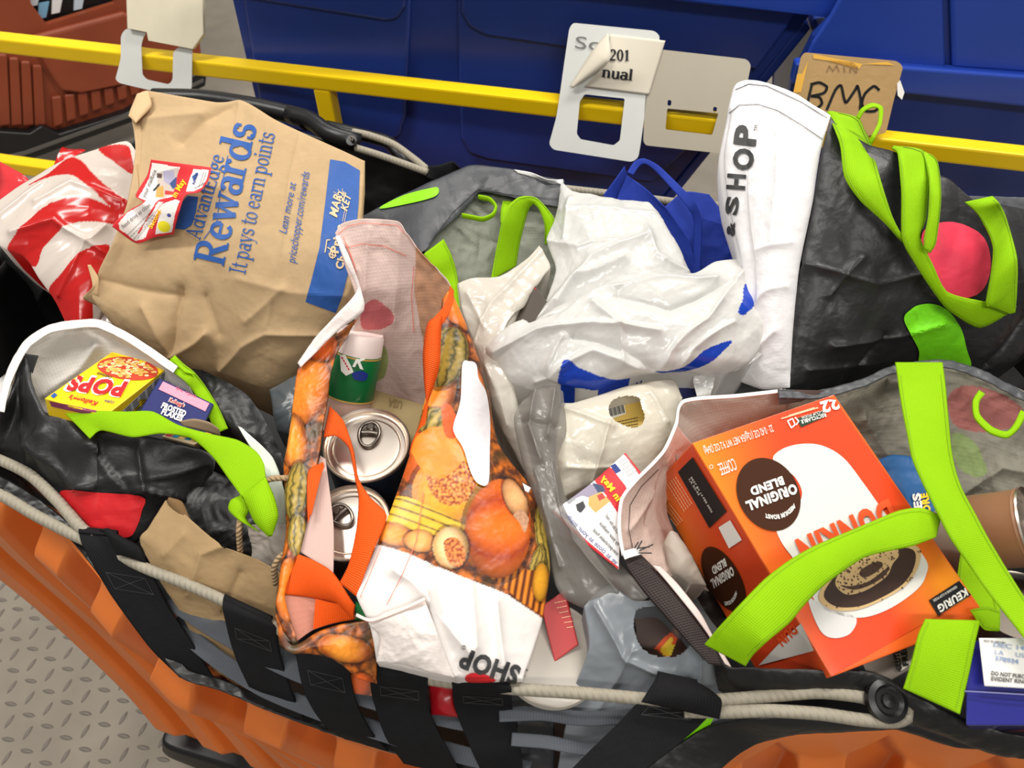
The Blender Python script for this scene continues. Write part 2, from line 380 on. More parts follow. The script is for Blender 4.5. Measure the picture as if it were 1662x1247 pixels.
def serif(txt, bold=1.0):
    W = .095*bold; N_ = .045*bold; x = 0; out = []
    V = lambda a, y0, y1, w=W: [[(a-w/2, y0), (a+w/2, y0), (a+w/2, y1), (a-w/2, y1)]]
    A = lambda cx, cy, rx, ry, a0, a1: _arc(cx, cy, rx, ry, a0, a1, W, N_)
    g = {
     'R': (V(.13, 0, .7)+_sf(.13, .02, .24)+_sf(.1, .68, .2)+A(.3, .52, .17, .16, -90, 90)+_st([(.1, .68), (.3, .68)], N_)+_st([(.1, .36), (.3, .36)], N_)+_st([(.28, .36), (.5, .03)], W)+_sf(.54, .02, .14), .66),
     'A': (_st([(.06, .02), (.3, .7)], N_)+_st([(.3, .7), (.52, .02)], W)+_st([(.15, .24), (.43, .24)], N_)+_sf(.07, .02, .2)+_sf(.54, .02, .2), .66),
     'E': (V(.13, 0, .7)+_st([(.05, .68), (.5, .68)], N_)+_st([(.05, .02), (.52, .02)], N_)+_st([(.13, .36), (.38, .36)], N_)+V(.5, .56, .7, N_)+V(.52, 0, .15, N_)+V(.38, .29, .43, N_), .6),
     'I': (V(.15, 0, .7)+_sf(.15, .02, .28)+_sf(.15, .68, .28), .32),
     'L': (V(.13, 0, .7)+_sf(.12, .68, .24)+_st([(.03, .02), (.48, .02)], N_)+V(.48, 0, .18, N_), .55),
     'd': (A(.23, .23, .17, .22, 20, 340)+V(.42, 0, .74)+_sf(.37, .72, .15)+_sf(.45, .02, .15), .55),
     'v': (_st([(.07, .48), (.25, .01)], W)+_st([(.25, .01), (.41, .48)], N_)+_sf(.08, .47, .18)+_sf(.41, .47, .16), .48),
     'w': (_st([(.07, .48), (.22, .01)], W)+_st([(.22, .01), (.36, .48)], N_)+_st([(.36, .48), (.51, .01)], W)+_st([(.51, .01), (.65, .48)], N_)+_sf(.07, .47, .18)+_sf(.65, .47, .16)+_sf(.36, .47, .14), .72),
     'a': (A(.2, .14, .14, .13, 0, 360)+V(.36, .04, .34)+A(.22, .33, .14, .13, 0, 160)+_sf(.41, .02, .14), .47),
     'n': (V(.12, 0, .48)+_sf(.12, .02, .22)+_sf(.08, .46, .14)+A(.26, .32, .14, .14, 0, 150)+V(.4, 0, .33)+_sf(.4, .02, .2), .52),
     'r': (V(.12, 0, .48)+_sf(.13, .02, .24)+_sf(.08, .46, .14)+A(.27, .33, .14, .13, 60, 160)+[ell(.34, .42, .055, .055, n=10)], .42),
     't': (V(.15, .08, .62)+_st([(.03, .46), (.3, .46)], N_)+A(.25, .1, .1, .09, 180, 330), .34),
     'g': (A(.22, .32, .14, .14, 0, 360)+A(.22, -.1, .17, .11, 0, 360)+_st([(.32, .42), (.44, .47)], N_)+_st([(.12, .19), (.1, .06), (.3, .02)], N_), .47),
     'e': (A(.23, .24, .17, .22, 10, 320)+_st([(.07, .26), (.4, .26)], N_), .47),
     's': (A(.2, .355, .12, .11, 30, 270)+A(.2, .13, .13, .12, -150, 90)+V(.33, .34, .46, N_)+V(.06, .02, .15, N_), .41),
     'p': (V(.12, -.22, .48)+_sf(.12, -.2, .22)+_sf(.07, .46, .14)+A(.28, .24, .16, .22, -160, 160), .54),
     'y': (_st([(.07, .48), (.25, .01)], W)+_st([(.41, .48), (.2, -.18), (.08, -.2)], N_)+_sf(.08, .47, .18)+_sf(.41, .47, .16), .48),
     'o': (A(.23, .24, .17, .22, 0, 360), .47),
     'i': (V(.12, 0, .48)+_sf(.12, .02, .22)+_sf(.08, .46, .14)+[ell(.11, .64, .06, .06, n=10)], .28),
     'u': (V(.12, .14, .48)+_sf(.09, .46, .16)+A(.25, .15, .14, .14, 180, 330)+V(.4, 0, .48)+_sf(.37, .46, .16)+_sf(.44, .02, .14), .52),
     'l': (V(.12, 0, .72)+_sf(.12, .02, .22)+_sf(.08, .7, .14), .27),
     '2': (A(.2, .5, .15, .17, -30, 170)+_st([(.33, .42), (.06, .03)], N_*1.2)+_st([(.04, .035), (.38, .035)], W*.8), .46),
     '0': (A(.22, .34, .15, .33, 0, 360), .46), '1': (V(.2, 0, .68)+_sf(.2, .02, .26)+_st([(.08, .58), (.2, .66)], N_), .42), ' ': ([], .2)}
    for ch in txt:
        q, adv = g[ch]; out += [[(px+x, py) for px, py in p] for p in q]; x += adv
    return out, 0, x
def stext(s, parent, txt, a, b, h, mat, bold=1., cell=7, up=None, slant=0):
    g = serif(txt, bold)
    if slant: g = ([[(x+y*slant, y) for x, y in p] for p in g[0]], g[1], g[2])
    return decal('lettering', mat, s, tpolys(g, a, b, h, up), parent, cell=cell, off=.0012)
def lines(pts_list, w): return [q for pts in pts_list for q in _stpx(pts, w)]
def _stpx(pts, w):
    out = []
    for (x0, y0), (x1, y1) in zip(pts[:-1], pts[1:]):
        dx, dy = x1-x0, y1-y0; l = math.hypot(dx, dy) or 1; nx, ny = -dy/l*w/2, dx/l*w/2; ex, ey = dx/l*w*.2, dy/l*w*.2
        out.append([(x0+nx-ex, y0+ny-ey), (x1+nx+ex, y1+ny+ey), (x1-nx+ex, y1-ny+ey), (x0-nx-ex, y0-ny-ey)])
    return out
def dashes(a, b, n, w, duty=.6):
    a = np.array(a, float); b = np.array(b, float)
    return [q for k in range(n) for q in _stpx([tuple(a+(b-a)*k/n), tuple(a+(b-a)*(k+duty)/n)], w)]
def tube(name, mat, pts, r, parent=None, n=12, m=None, closed=False, world=False, flat=1):
    c = np.array([p if world else PT(p) for p in pts], float)
    if closed: c = np.vstack([c, c[:1]])
    c = cr(c, 60*max(1, len(c)-1)//2+20)
    L = np.linalg.norm(np.diff(c, axis=0), axis=1).sum(); c = resample(c, m or max(8, int(L/max(r*.9, .003))))
    t = np.gradient(c, axis=0); t /= np.linalg.norm(t, axis=1)[:, None]
    ref = np.array([0, 0, 1.]) if abs(t[:, 2]).mean() < .8 else np.array([1., 0, 0])
    a = np.cross(t, ref); a /= np.linalg.norm(a, axis=1)[:, None]+1e-9; b = np.cross(a, t)
    th = np.linspace(0, 2*np.pi, n, endpoint=False)
    V = (c[:, None]+r*(np.cos(th)[None, :, None]*a[:, None]*flat+np.sin(th)[None, :, None]*b[:, None])).reshape(-1, 3)
    k = len(c); i = np.arange(k-1)[:, None]*n; j = np.arange(n)[None, :]; j2 = (j+1) % n
    Q = np.stack(np.broadcast_arrays(i+j, i+j2, i+n+j2, i+n+j), -1).reshape(-1, 4)
    s = np.r_[0, np.cumsum(np.linalg.norm(np.diff(c, axis=0), axis=1))]
    UV = np.stack(np.broadcast_arrays((s[:, None]+np.linspace(0, .012, n)[None, :]), np.linspace(0, 6.28*r, n)[None, :]), -1).reshape(-1, 2)
    me = mkmesh(name, V, Q, None, UV)
    if not closed:
        bm = bmesh.new(); bm.from_mesh(me); bmesh.ops.holes_fill(bm, edges=[e for e in bm.edges if e.is_boundary], sides=n+2); bm.to_mesh(me); bm.free()
    return link(name, me, mat, parent)
def lathe(name, mat, prof, axis_o, axis_d, parent=None, n=56, cols=None, smooth=True, xr=None):
    """prof: (radius, height) along the axis"""
    o = np.array(axis_o, float); d = np.array(axis_d, float); d /= np.linalg.norm(d)
    x = np.cross(d, (0, 1, .01)) if xr is None else np.array(xr, float)-d*np.dot(xr, d); x /= np.linalg.norm(x); y = np.cross(d, x)
    th = np.linspace(0, 2*np.pi, n, endpoint=False); pr = np.array(prof, float)
    V = (o+pr[:, 1][:, None, None]*d+pr[:, 0][:, None, None]*(np.cos(th)[None, :, None]*x+np.sin(th)[None, :, None]*y)).reshape(-1, 3)
    k = len(pr); i = np.arange(k-1)[:, None]*n; j = np.arange(n)[None, :]; j2 = (j+1) % n
    Q = np.stack(np.broadcast_arrays(i+j, i+j2, i+n+j2, i+n+j), -1).reshape(-1, 4)
    c = None
    if cols is not None: c = np.repeat(np.array([lin(q) for q in cols]), n, 0)
    me = mkmesh(name, V, Q, c, None, smooth)
    ob = link(name, me, mat, parent)
    try: me.set_sharp_from_angle(angle=math.radians(35))
    except Exception: pass
    s = Surf(); s.o = ob; s.V = V; s.bvh = BVHTree.FromPolygons([tuple(q) for q in V], [tuple(int(a) for a in q) for q in Q]); return s
def boxmesh(c8, bev=.0015):
    bm = bmesh.new(); v = [bm.verts.new(tuple(p)) for p in c8]
    for f in ((0, 1, 3, 2), (4, 6, 7, 5), (0, 4, 5, 1), (2, 3, 7, 6), (0, 2, 6, 4), (1, 5, 7, 3)): bm.faces.new([v[i] for i in f])
    bmesh.ops.recalc_face_normals(bm, faces=bm.faces)
    if bev: bmesh.ops.bevel(bm, geom=bm.edges[:], offset=bev, segments=2, affect='EDGES', profile=.6)
    return bm
def box(name, mat, o, ex, ey, ez, parent=None, bev=.0015, col=None):
    """corner o and the three edge vectors"""
    o, ex, ey, ez = [np.array(q, float) for q in (o, ex, ey, ez)]
    c8 = [o+i*ex+j*ey+k*ez for i in (0, 1) for j in (0, 1) for k in (0, 1)]
    bm = boxmesh(c8, bev); me = bpy.data.meshes.new(name); bm.to_mesh(me)
    s = Surf(); s.bvh = BVHTree.FromBMesh(bm); bm.free()
    if col is not None:
        a = me.color_attributes.new('Col', 'FLOAT_COLOR', 'POINT'); n = len(me.vertices); c = np.ones((n, 4)); c[:, :3] = lin(col); a.data.foreach_set('color', c.ravel())
    s.o = link(name, me, mat, parent); return s
def plate(name, mat, polys, plane_o, plane_n, th, parent=None, world=False):
    """a flat plate (outer outline + holes, photo pixels) cut in the given world plane"""
    po = np.array(plane_o, float); pn = np.array(plane_n, float); pn /= np.linalg.norm(pn)
    if np.dot(CAM-po, pn) < 0: pn = -pn
    loops = []
    for q in polys:
        l = []
        for x, y in q:
            d = ray(x, y); l.append(CAM+d*(np.dot(po-CAM, pn)/np.dot(d, pn)))
        loops.append(l)
    tri = tessellate_polygon([[Vector(p) for p in l] for l in loops])
    flat = [p for l in loops for p in l]; n = len(flat); V = [p for p in flat]+[p-pn*th for p in flat]; Fc = []
    for a, b, c in tri: Fc += [(a, b, c), (n+c, n+b, n+a)]
    k = 0
    for l in loops:
        m = len(l)
        for i in range(m): Fc.append((k+i, k+(i+1) % m, n+k+(i+1) % m, n+k+i))
        k += m
    bm = bmesh.new(); vs = [bm.verts.new(tuple(p)) for p in V]
    for f in Fc:
        try: bm.faces.new([vs[i] for i in f])
        except ValueError: pass
    bmesh.ops.recalc_face_normals(bm, faces=bm.faces); me = bpy.data.meshes.new(name); bm.to_mesh(me)
    s = Surf(); s.bvh = BVHTree.FromBMesh(bm); bm.free(); s.o = link(name, me, mat, parent); return s
def rrect(x0, y0, x1, y1, r, n=5):
    out = []
    for cx, cy, a in ((x1-r, y0+r, -90), (x1-r, y1-r, 0), (x0+r, y1-r, 90), (x0+r, y0+r, 180)):
        for k in range(n+1):
            t = math.radians(a+90*k/n); out.append((cx+r*math.cos(t), cy+r*math.sin(t)))
    return out
def quadmap(q, uv):
    """bilinear: q = four px corners TL TR BR BL"""
    (a, b, c, d) = [np.array(p, float) for p in q]
    return [tuple((a*(1-u)+b*u)*(1-v)+(d*(1-u)+c*u)*v) for u, v in uv]
# ================================================================ floor
bm = bmesh.new(); vs = [bm.verts.new(p) for p in ((-5, -2, 0), (5, -2, 0), (5, 8, 0), (-5, 8, 0), (-5, -2, -.05), (5, -2, -.05), (5, 8, -.05), (-5, 8, -.05))]
for f in ((0, 1, 2, 3), (7, 6, 5, 4), (0, 4, 5, 1), (1, 5, 6, 2), (2, 6, 7, 3), (3, 7, 4, 0)): bm.faces.new([vs[i] for i in f])
me = bpy.data.meshes.new('floor'); bm.to_mesh(me); bm.free()
floor = link('floor', me, PLATEM, None, (0, 0, 0)); floor['kind'] = 'structure'
def lug_mesh():
    bm = bmesh.new(); n = 9; L, Wd, Hh = .0145, .0042, .0032; rows = []
    for i in range(n):
        t = -1+2*i/(n-1); wv = Wd*max(0, 1-t*t)**.75+.0004; x = L*t
        rows.append([bm.verts.new((x, -wv, 0)), bm.verts.new((x, -wv*.45, Hh*(1-t**4))), bm.verts.new((x, wv*.45, Hh*(1-t**4))), bm.verts.new((x, wv, 0))])
    for a, b in zip(rows[:-1], rows[1:]):
        for k in range(3): bm.faces.new((a[k], b[k], b[k+1], a[k+1]))
    bmesh.ops.recalc_face_normals(bm, faces=bm.faces)
    for f in bm.faces: f.smooth = True
    me = bpy.data.meshes.new('tread_lug'); bm.to_mesh(me); bm.free(); me.materials.append(LUGM); return me
lm = lug_mesh(); cand = []
sp = .037
for i in range(-60, 60):
    for j in range(-60, 60):
        a = math.radians(20); x = i*sp; y = j*sp; X = x*math.cos(a)-y*math.sin(a)-.9; Y = x*math.sin(a)+y*math.cos(a)+.4
        px, py = proj(np.array([X, Y, 0.]))
        if -60 < px < 520 and 880 < py < 1330: cand.append(((px-120)**2+(py-1150)**2, X, Y, (i+j) % 2))
cand.sort()
for _, X, Y, k in cand[:290]:
    o = bpy.data.objects.new('tread_lug', lm); COL.objects.link(o); o.parent = floor; o.location = (X, Y, 0); o.rotation_euler = (0, 0, math.radians(20+52+98*k))

STITCHL = M('lime_stitch', (134, 176, 10), rough=.8)
# ================================================================ background hampers
def vplane(a, b, lean=0.):
    a = np.array(a); b = np.array(b); d = b-a; n = np.cross(d, (0, 0, 1)); n /= np.linalg.norm(n)
    if np.dot(n[:2], -a[:2]) < 0: n = -n
    n[2] = lean; return a, n/np.linalg.norm(n)
def bevel(s, wd, seg=3):
    m = s.o.modifiers.new('bevel', 'BEVEL'); m.width = wd; m.segments = seg; m.limit_method = 'ANGLE'; m.angle_limit = math.radians(40)
    return s
def sidewall(name, mat, a, b, back, parent, th=.02):
    a, b, back = np.array(a), np.array(b), np.array(back)
    return box(name, mat, a, b-a, back, np.cross(b-a, back)/np.linalg.norm(np.cross(b-a, back))*th, parent, .004)
def onplane(x, y, pl):
    d = ray(x, y); return CAM+d*(np.dot(pl[0]-CAM, pl[1])/np.dot(d, pl[1]))
# centre blue hamper
pl = vplane(P(370, 0, 1.0), P(1300, 40, 1.0), .06)
bh = thing('laundry_hamper', 'large blue plastic hamper behind the yellow rail at the centre', 'hamper', ('w', *(onplane(760, 470, pl)*[1, 1, 0])))
plate('body', BLUEP, [[(362, -70), (1390, -70), (1303, 38), (1200, 165), (1090, 300), (1000, 400), (960, 470), (500, 470), (415, 160)]], pl[0], pl[1], .02, bh)
def off(pl, d): return (pl[0]+pl[1]*d, pl[1])
q = off(pl, .014)
bevel(plate('side_panel', BLUEP, [[(384, -60), (668, -60), (664, 60), (658, 190), (648, 222), (622, 232), (440, 205), (424, 190)]], *q, .014, bh), .008)
bevel(plate('side_panel', BLUEP, [[(742, -60), (742, 60), (748, 225), (760, 248), (790, 258), (1060, 296), (1120, 240), (1262, 70), (1340, -60)]], *q, .014, bh), .008)
q = off(pl, .026)
bevel(plate('upper_panel', BLUEP, [[(380, -60), (662, -60), (657, 12), (645, 30), (622, 34), (398, -2)]], *q, .012, bh), .007)
bevel(plate('upper_panel', BLUEP, [[(752, -60), (748, 20), (760, 42), (785, 56), (1000, 88), (1230, 112), (1282, 40), (1340, -60)]], *q, .012, bh), .007)
q = off(pl, .07)
bevel(plate('rim', BLUER, [[(300, -95), (1424, -60), (1411, 4), (1408, 22), (1394, 27), (1157, 10), (1040, -4), (700, -40), (300, -70)]], *q, .05, bh), .012)
bk = -pl[1]*.62; bk[2] = 0
sidewall('side_wall', BLUEP, onplane(1303, 38, pl), onplane(960, 470, pl), bk*.9, bh)
sidewall('side_wall', BLUEP, onplane(365, -60, pl), onplane(500, 470, pl), bk*.9, bh)
C4 = [onplane(x, y, pl) for x, y in ((365, -60), (1385, -60), (500, 470))]; box('back_wall', BLUEP, C4[2]+bk*.9, (C4[1]-C4[0])*.78, C4[0]-C4[2], bk/np.linalg.norm(bk)*.02, bh, .004)
# right blue hamper
pl2 = vplane(P(1290, 112, .96), P(1700, 134, .96), .05)
b2 = thing('laundry_hamper', 'bright blue plastic hamper at the right edge behind the taped cardboard tag', 'hamper', ('w', *(onplane(1500, 520, pl2)*[1, 1, 0])))
plate('body', BLUEP, [[(1268, 225), (1285, 130), (1320, 60), (1360, 20), (1425, -70), (1800, -70), (1800, 480), (1300, 450)]], pl2[0], pl2[1], .02, b2)
q = off(pl2, .03)
bevel(plate('ledge', BLUER, [[(1292, 103), (1440, 107), (1800, 134), (1800, 190), (1440, 150), (1284, 138)]], *q, .03, b2), .008)
q = off(pl2, .012)
bevel(plate('upper_panel', BLUER, [[(1318, 70), (1345, 30), (1395, -60), (1530, -60), (1535, 108), (1305, 100)]], *q, .012, b2), .009)
bevel(plate('upper_panel', BLUER, [[(1541, -60), (1800, -60), (1800, 128), (1546, 110)]], *q, .012, b2), .009)
bk = -pl2[1]*.6; bk[2] = 0
sidewall('side_wall', BLUEP, onplane(1330, 60, pl2), onplane(1300, 450, pl2), bk, b2)
C4 = [onplane(x, y, pl2) for x, y in ((1330, -60), (1800, -60), (1300, 450))]; box('back_wall', BLUEP, C4[2]+bk, C4[1]-C4[0], C4[0]-C4[2], bk/np.linalg.norm(bk)*.02, b2, .004)
# orange hamper at the back left
pl3 = vplane(P(0, 212, .17), P(320, 122, .17), .04)
b3 = thing('laundry_hamper', 'scuffed dark orange plastic hamper on a black base at the top left', 'hamper', ('w', *(onplane(130, 300, pl3)*[1, 1, 0])))
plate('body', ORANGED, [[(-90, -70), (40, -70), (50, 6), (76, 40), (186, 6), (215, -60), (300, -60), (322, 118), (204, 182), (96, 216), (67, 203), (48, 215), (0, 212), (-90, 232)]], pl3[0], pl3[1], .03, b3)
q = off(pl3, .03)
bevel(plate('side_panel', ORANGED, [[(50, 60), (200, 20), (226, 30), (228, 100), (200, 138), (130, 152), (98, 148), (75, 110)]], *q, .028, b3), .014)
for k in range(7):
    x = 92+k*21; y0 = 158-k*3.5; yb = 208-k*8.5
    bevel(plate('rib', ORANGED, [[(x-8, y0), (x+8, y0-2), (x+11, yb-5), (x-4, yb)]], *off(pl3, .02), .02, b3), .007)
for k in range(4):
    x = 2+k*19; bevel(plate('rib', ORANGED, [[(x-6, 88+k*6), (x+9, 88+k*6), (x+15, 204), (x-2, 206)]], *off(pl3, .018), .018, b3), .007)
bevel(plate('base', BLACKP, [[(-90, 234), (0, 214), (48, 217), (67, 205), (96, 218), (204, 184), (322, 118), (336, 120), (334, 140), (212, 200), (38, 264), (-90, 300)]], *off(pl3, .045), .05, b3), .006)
plate('base_edge_highlight', M('grey_highlight', (96, 92, 88), rough=.5), [[(-90, 276), (40, 246), (212, 184), (330, 128), (331, 133), (212, 190), (40, 252), (-90, 284)]], *off(pl3, .05), .006, b3)  # highlight along the black base's edge, painted in as a thin grey strip
bevel(plate('window_liner', BLACKP, [[(44, -60), (214, -60), (190, 14), (72, 50), (46, 12)]], *off(pl3, -.05), .02, b3), .004)
for a, c in (((56, 2), (205, 215, 220)), ((70, 22), (120, 170, 200)), ((92, 14), (225, 225, 225)), ((128, 8), (190, 205, 215))):
    plate('contents_scrap', M('scrap%d' % a[0], c, rough=.5), [[(a[0]-7, a[1]-16), (a[0]+10, a[1]-19), (a[0]+5, a[1]+6), (a[0]-8, a[1]+9)]], *off(pl3, -.03), .008, b3)
bk = -pl3[1]*.6; bk[2] = 0
sidewall('side_wall', ORANGED, onplane(300, -60, pl3), onplane(322, 118, pl3), bk, b3)

# ================================================================ yellow rail
ra, rb = P(-260, 34.5, .9), P(1900, 279, .9); rd = (rb-ra)/np.linalg.norm(rb-ra); rn = np.cross(rd, (0, 0, 1)); rn = rn if rn[1] > 0 else -rn
rail = thing('guard_rail', 'yellow painted steel rail running behind the bags', 'rail', ('w', *((ra+rb)/2*[1, 1, 0])))
sR = box('top_rail', YEL, ra, rb-ra, rn*.036, (0, 0, -.032), rail, .004)
rp = (ra, rn)
def onr(x, y): return onplane(x, y, rp)
lz = onr(0, 263)[2]
box('lower_rail', YEL, np.array([ra[0], ra[1], lz]), rb-ra, rn*.036, (0, 0, -.032), rail, .004)
for px_ in (516, 1750, -190):
    c = onr(px_, 64+px_*.1132); box('post', YEL, c-rd*.018+rn*.001+np.array([0, 0, -.031]), rd*.036, rn*.034, (0, 0, -c[2]+.031), rail, .004)
# card holders on the rail
hn = -rn*.86+np.array([0, 0, .5]); ho = ra-rn*.004+np.array([0, 0, .003])
def lift(d): return ho+hn*d
HK = M('holder_white', (216, 218, 214), rough=.42, metal=.1, var=.05, vscale=25)
def holder(name, mat, label, polys, extra=None, cat='card holder'):
    s = plate('t', mat, [rnd(q, 6 if i == 0 else 3) for i, q in enumerate(polys)], lift(.0015), hn, .0015, None); o = s.o; o.name = name; o.data.name = name
    tag(o, label, cat); return s
h1 = holder('card_holder', HK, 'white metal clip holding a blank cream card on the yellow rail, far left', [[(196, 58), (203, 47), (222, 44), (238, 51), (232, 62), (229, 74), (231, 122), (238, 129), (274, 137), (280, 130), (281, 84), (290, 76), (312, 78), (311, 144), (303, 158), (296, 159), (194, 135), (187, 129), (190, 118), (196, 95)]])
pad = bevel(plate('t', M('cream_card', (216, 208, 184), rough=.8, var=.08, vscale=30), [[(203, -40), (328, -40), (330, 56), (313, 80), (240, 66), (237, 52), (206, 46)]], lift(.012), hn, .008), .002)
pad.o.name = 'card_stack'; tag(pad.o, 'thick cream cardboard tag at the top left above the rail', 'card')
h2 = holder('card_holder', HK, 'white metal card holder with the peeling 201 paper label', [rrect(924, 37, 924+1, 38, .4)[:0] or [(924, 46), (930, 37), (1062, 50), (1071, 58), (1066, 100), (1054, 140), (1050, 160), (1040, 232), (1036, 256), (1026, 263), (898, 243), (891, 234), (903, 190), (908, 158), (916, 100)],
     [(949, 153), (941, 165), (936, 217), (942, 226), (996, 236), (1006, 228), (1014, 160)][::-1]])
text(h2, h2.o, 'Sc', (933, 78), (972, 82), 20, LGR, cell=40)
decal('lettering', LGR, h2, lines([[(958, 96), (964, 88), (972, 92), (966, 100)]], 1.6), h2.o, cell=40)
pp = M('label_paper', (222, 214, 196), rough=.8, var=.04)
lb = sheet('paper_label', pp, None, top=[(986, 56, 0), (1079, 66, 0)][:0] or [tuple(['w', *onplane(990, 55, (lift(.006), hn))]), tuple(['w', *onplane(1080, 66, (lift(.004), hn))])],
     bottom=[tuple(['w', *onplane(948, 141, (lift(.005), hn))]), tuple(['w', *onplane(1053, 154, (lift(.004), hn))])], left=[tuple(['w', *onplane(990, 55, (lift(.006), hn))]), tuple(['w', *onplane(984, 92, (lift(.012), hn))]), tuple(['w', *onplane(970, 118, (lift(.014), hn))]), tuple(['w', *onplane(948, 141, (lift(.005), hn))])], step=4, thick=.0006)
tag(lb.o, 'curling cream paper label printed 201 on the white holder', 'label')
cu = sheet('curled_corner', pp, lb.o, left=[tuple(['w', *onplane(x, y, (lift(d), hn))]) for x, y, d in ((985, 54, .008), (960, 84, .012), (925, 140, .010))], right=[tuple(['w', *onplane(x, y, (lift(d), hn))]) for x, y, d in ((988, 56, .012), (988, 100, .024), (930, 143, .012))], step=3, bulge=.004, thick=.0006)
stext(lb, lb.o, '201', (989, 98), (1023, 99), 18, BLK, 1.5, cell=30)
stext(lb, lb.o, 'nual', (976, 125), (1027, 131), 18, BLK, 1.5, cell=30)
h3 = holder('card_holder', BEIGE, 'empty beige metal card holder between the 201 label and the tall white bag', [[(1062, 83), (1070, 80), (1212, 96), (1219, 105), (1210, 150), (1205, 180), (1198, 250), (1170, 249), (1048, 236), (1044, 229), (1047, 160), (1054, 122)], [(1083, 176), (1080, 210), (1156, 219), (1166, 184)], [(1084, 162), (1083, 171), (1089, 172), (1090, 163)], [(1158, 173), (1157, 182), (1163, 182), (1164, 174)]])
h4 = holder('card_holder', M('taped_cardboard', (176, 140, 84), rough=.45, var=.16, vscale=18, bump=(('crease', 25, .3),)), 'brown taped card tag with BMC in marker on the rail', [[(1300, 92), (1306, 85), (1456, 99), (1466, 108), (1450, 165), (1438, 216), (1400, 222), (1283, 205), (1286, 160)]])
decal('yellow_tape', M('yellow_tape', (226, 170, 40), rough=.4), h4, [[(1300, 92), (1306, 85), (1456, 99), (1452, 106), (1400, 104), (1394, 112), (1384, 101), (1340, 98)], [(1288, 150), (1300, 92), (1312, 98), (1300, 150)]], h4.o, cell=60)
decal('lettering', M('faded_ink', (140, 105, 60)), h4, lines([[(1342, 117), (1346, 107), (1352, 115), (1358, 106), (1362, 116)], [(1370, 107), (1371, 117)], [(1380, 117), (1380, 107), (1390, 118), (1391, 108)]], 2), h4.o, cell=60)
decal('lettering', BLK, h4, lines([[tuple(v) for v in cr(q, 14*(len(q)-1))] for q in [[(1318, 136), (1309, 175), (1311, 177)], [(1316, 137), (1330, 134), (1342, 141), (1337, 151), (1317, 156)], [(1317, 156), (1330, 158), (1334, 168), (1326, 175), (1309, 176)],
    [(1342, 178), (1356, 146), (1365, 139), (1370, 160), (1374, 166), (1388, 146), (1392, 140), (1397, 162), (1396, 178)], [(1427, 146), (1418, 140), (1404, 152), (1399, 168), (1405, 180), (1420, 180), (1428, 172)]]], 4.4), h4.o, cell=60)
plate('torn_label', WHT, [[(1456, 136), (1461, 130), (1468, 150), (1464, 162), (1457, 155)]], lift(.003), hn, .001, h4.o)

# ================================================================ our hamper
hm = thing('laundry_hamper', 'orange ridged plastic hamper with black webbing straps holding all the bags', 'hamper', ('w', 0, .55, 0))
bl = np.array([-.626, .406, .14]); br_ = np.array([.62, .09, .14]); W3 = lambda v: ('w', *v)
bt_ = [W3(bl), ('w', -.3, .305, .14), ('w', 0, .225, .14), ('w', .3, .16, .14), W3(br_)]
tp_ = [(-190, 735, .88), (-60, 766, .875), (0, 797, .87), (60, 835, .865), (110, 880, .855), (150, 925, .845), (190, 975, .835), (250, 1050, .81), (285, 1093, .80), (330, 1106, .79), (430, 1152, .78), (600, 1212, .77), (760, 1258, .765), (900, 1310, .75), (1100, 1300, .76), (1180, 1240, .80), (1225, 1210, .82), (1290, 1194, .84), (1400, 1188, .85), (1480, 1186, .85), (1560, 1212, .85), (1660, 1214, .85), (1760, 1225, .85)]
lf_ = [(-190, 735, .88), (-75, 838, .7), (70, 958, .5), (205, 1088, .3), W3(bl)]
def flute(uu, vv):
    x = (uu*13.5+.15) % 1; t = np.clip((np.abs(x-.5)-.2)/.055, 0, 1); t = t*t*(3-2*t)
    top = np.clip((vv-.01-.09*np.clip((uu-.3)*8, 0, 1)*(1-((x-.5)*2)**2))/.07, 0, 1); top = top*top*(3-2*top)
    end = np.clip((.97-vv)/.05, 0, 1)
    step = .012*(np.clip((vv-.30)/.03, 0, 1))*np.clip((uu-.2)*12, 0, 1)
    return ((1-t)*.048-.016)*top*end
def fsheet(name, mat, parent, fn, **k):
    """sheet with an extra relief fn(u, v)"""
    s = sheet(name, mat, parent, **k); me = s.o.data; uv = None
    return s
_old = sheet
body = sheet('body', ORANGE, hm, top=tp_, bottom=bt_, left=lf_, right=[(1760, 1225, .85), W3(br_)], step=3.5)
def relief(s, fn, nu, nv):
    pass
me = body.o.data; n = len(me.vertices); V = np.zeros(n*3); me.vertices.foreach_get('co', V); V = V.reshape(-1, 3)
N = np.zeros(n*3); me.vertices.foreach_get('normal', N); N = N.reshape(-1, 3)
tq = V[:, 0]; rows = int(np.argmax(np.abs(np.diff(V[:, 0])) > .5))+1
V3 = V.reshape(-1, rows, 3); uu = np.linspace(0, 1, rows)[None, :]; vv = np.linspace(0, 1, V3.shape[0])[:, None]
xn = np.linspace(0, 1, rows)
V3 = V3+N.reshape(V3.shape)*flute(np.broadcast_to(xn[None, :], V3.shape[:2]), np.broadcast_to(vv, V3.shape[:2]))[..., None]
me.vertices.foreach_set('co', V3.ravel()); me.update()
m_ = body.o.modifiers.new('solid', 'SOLIDIFY'); m_.thickness = .008; m_.offset = -1
lathe('bolt_head', TIND, [(.004, 0), (.004, .0025), (.002, .003), (.0001, .0015)], P(571, 226, .938), (-.1, -.6, .8), hm)
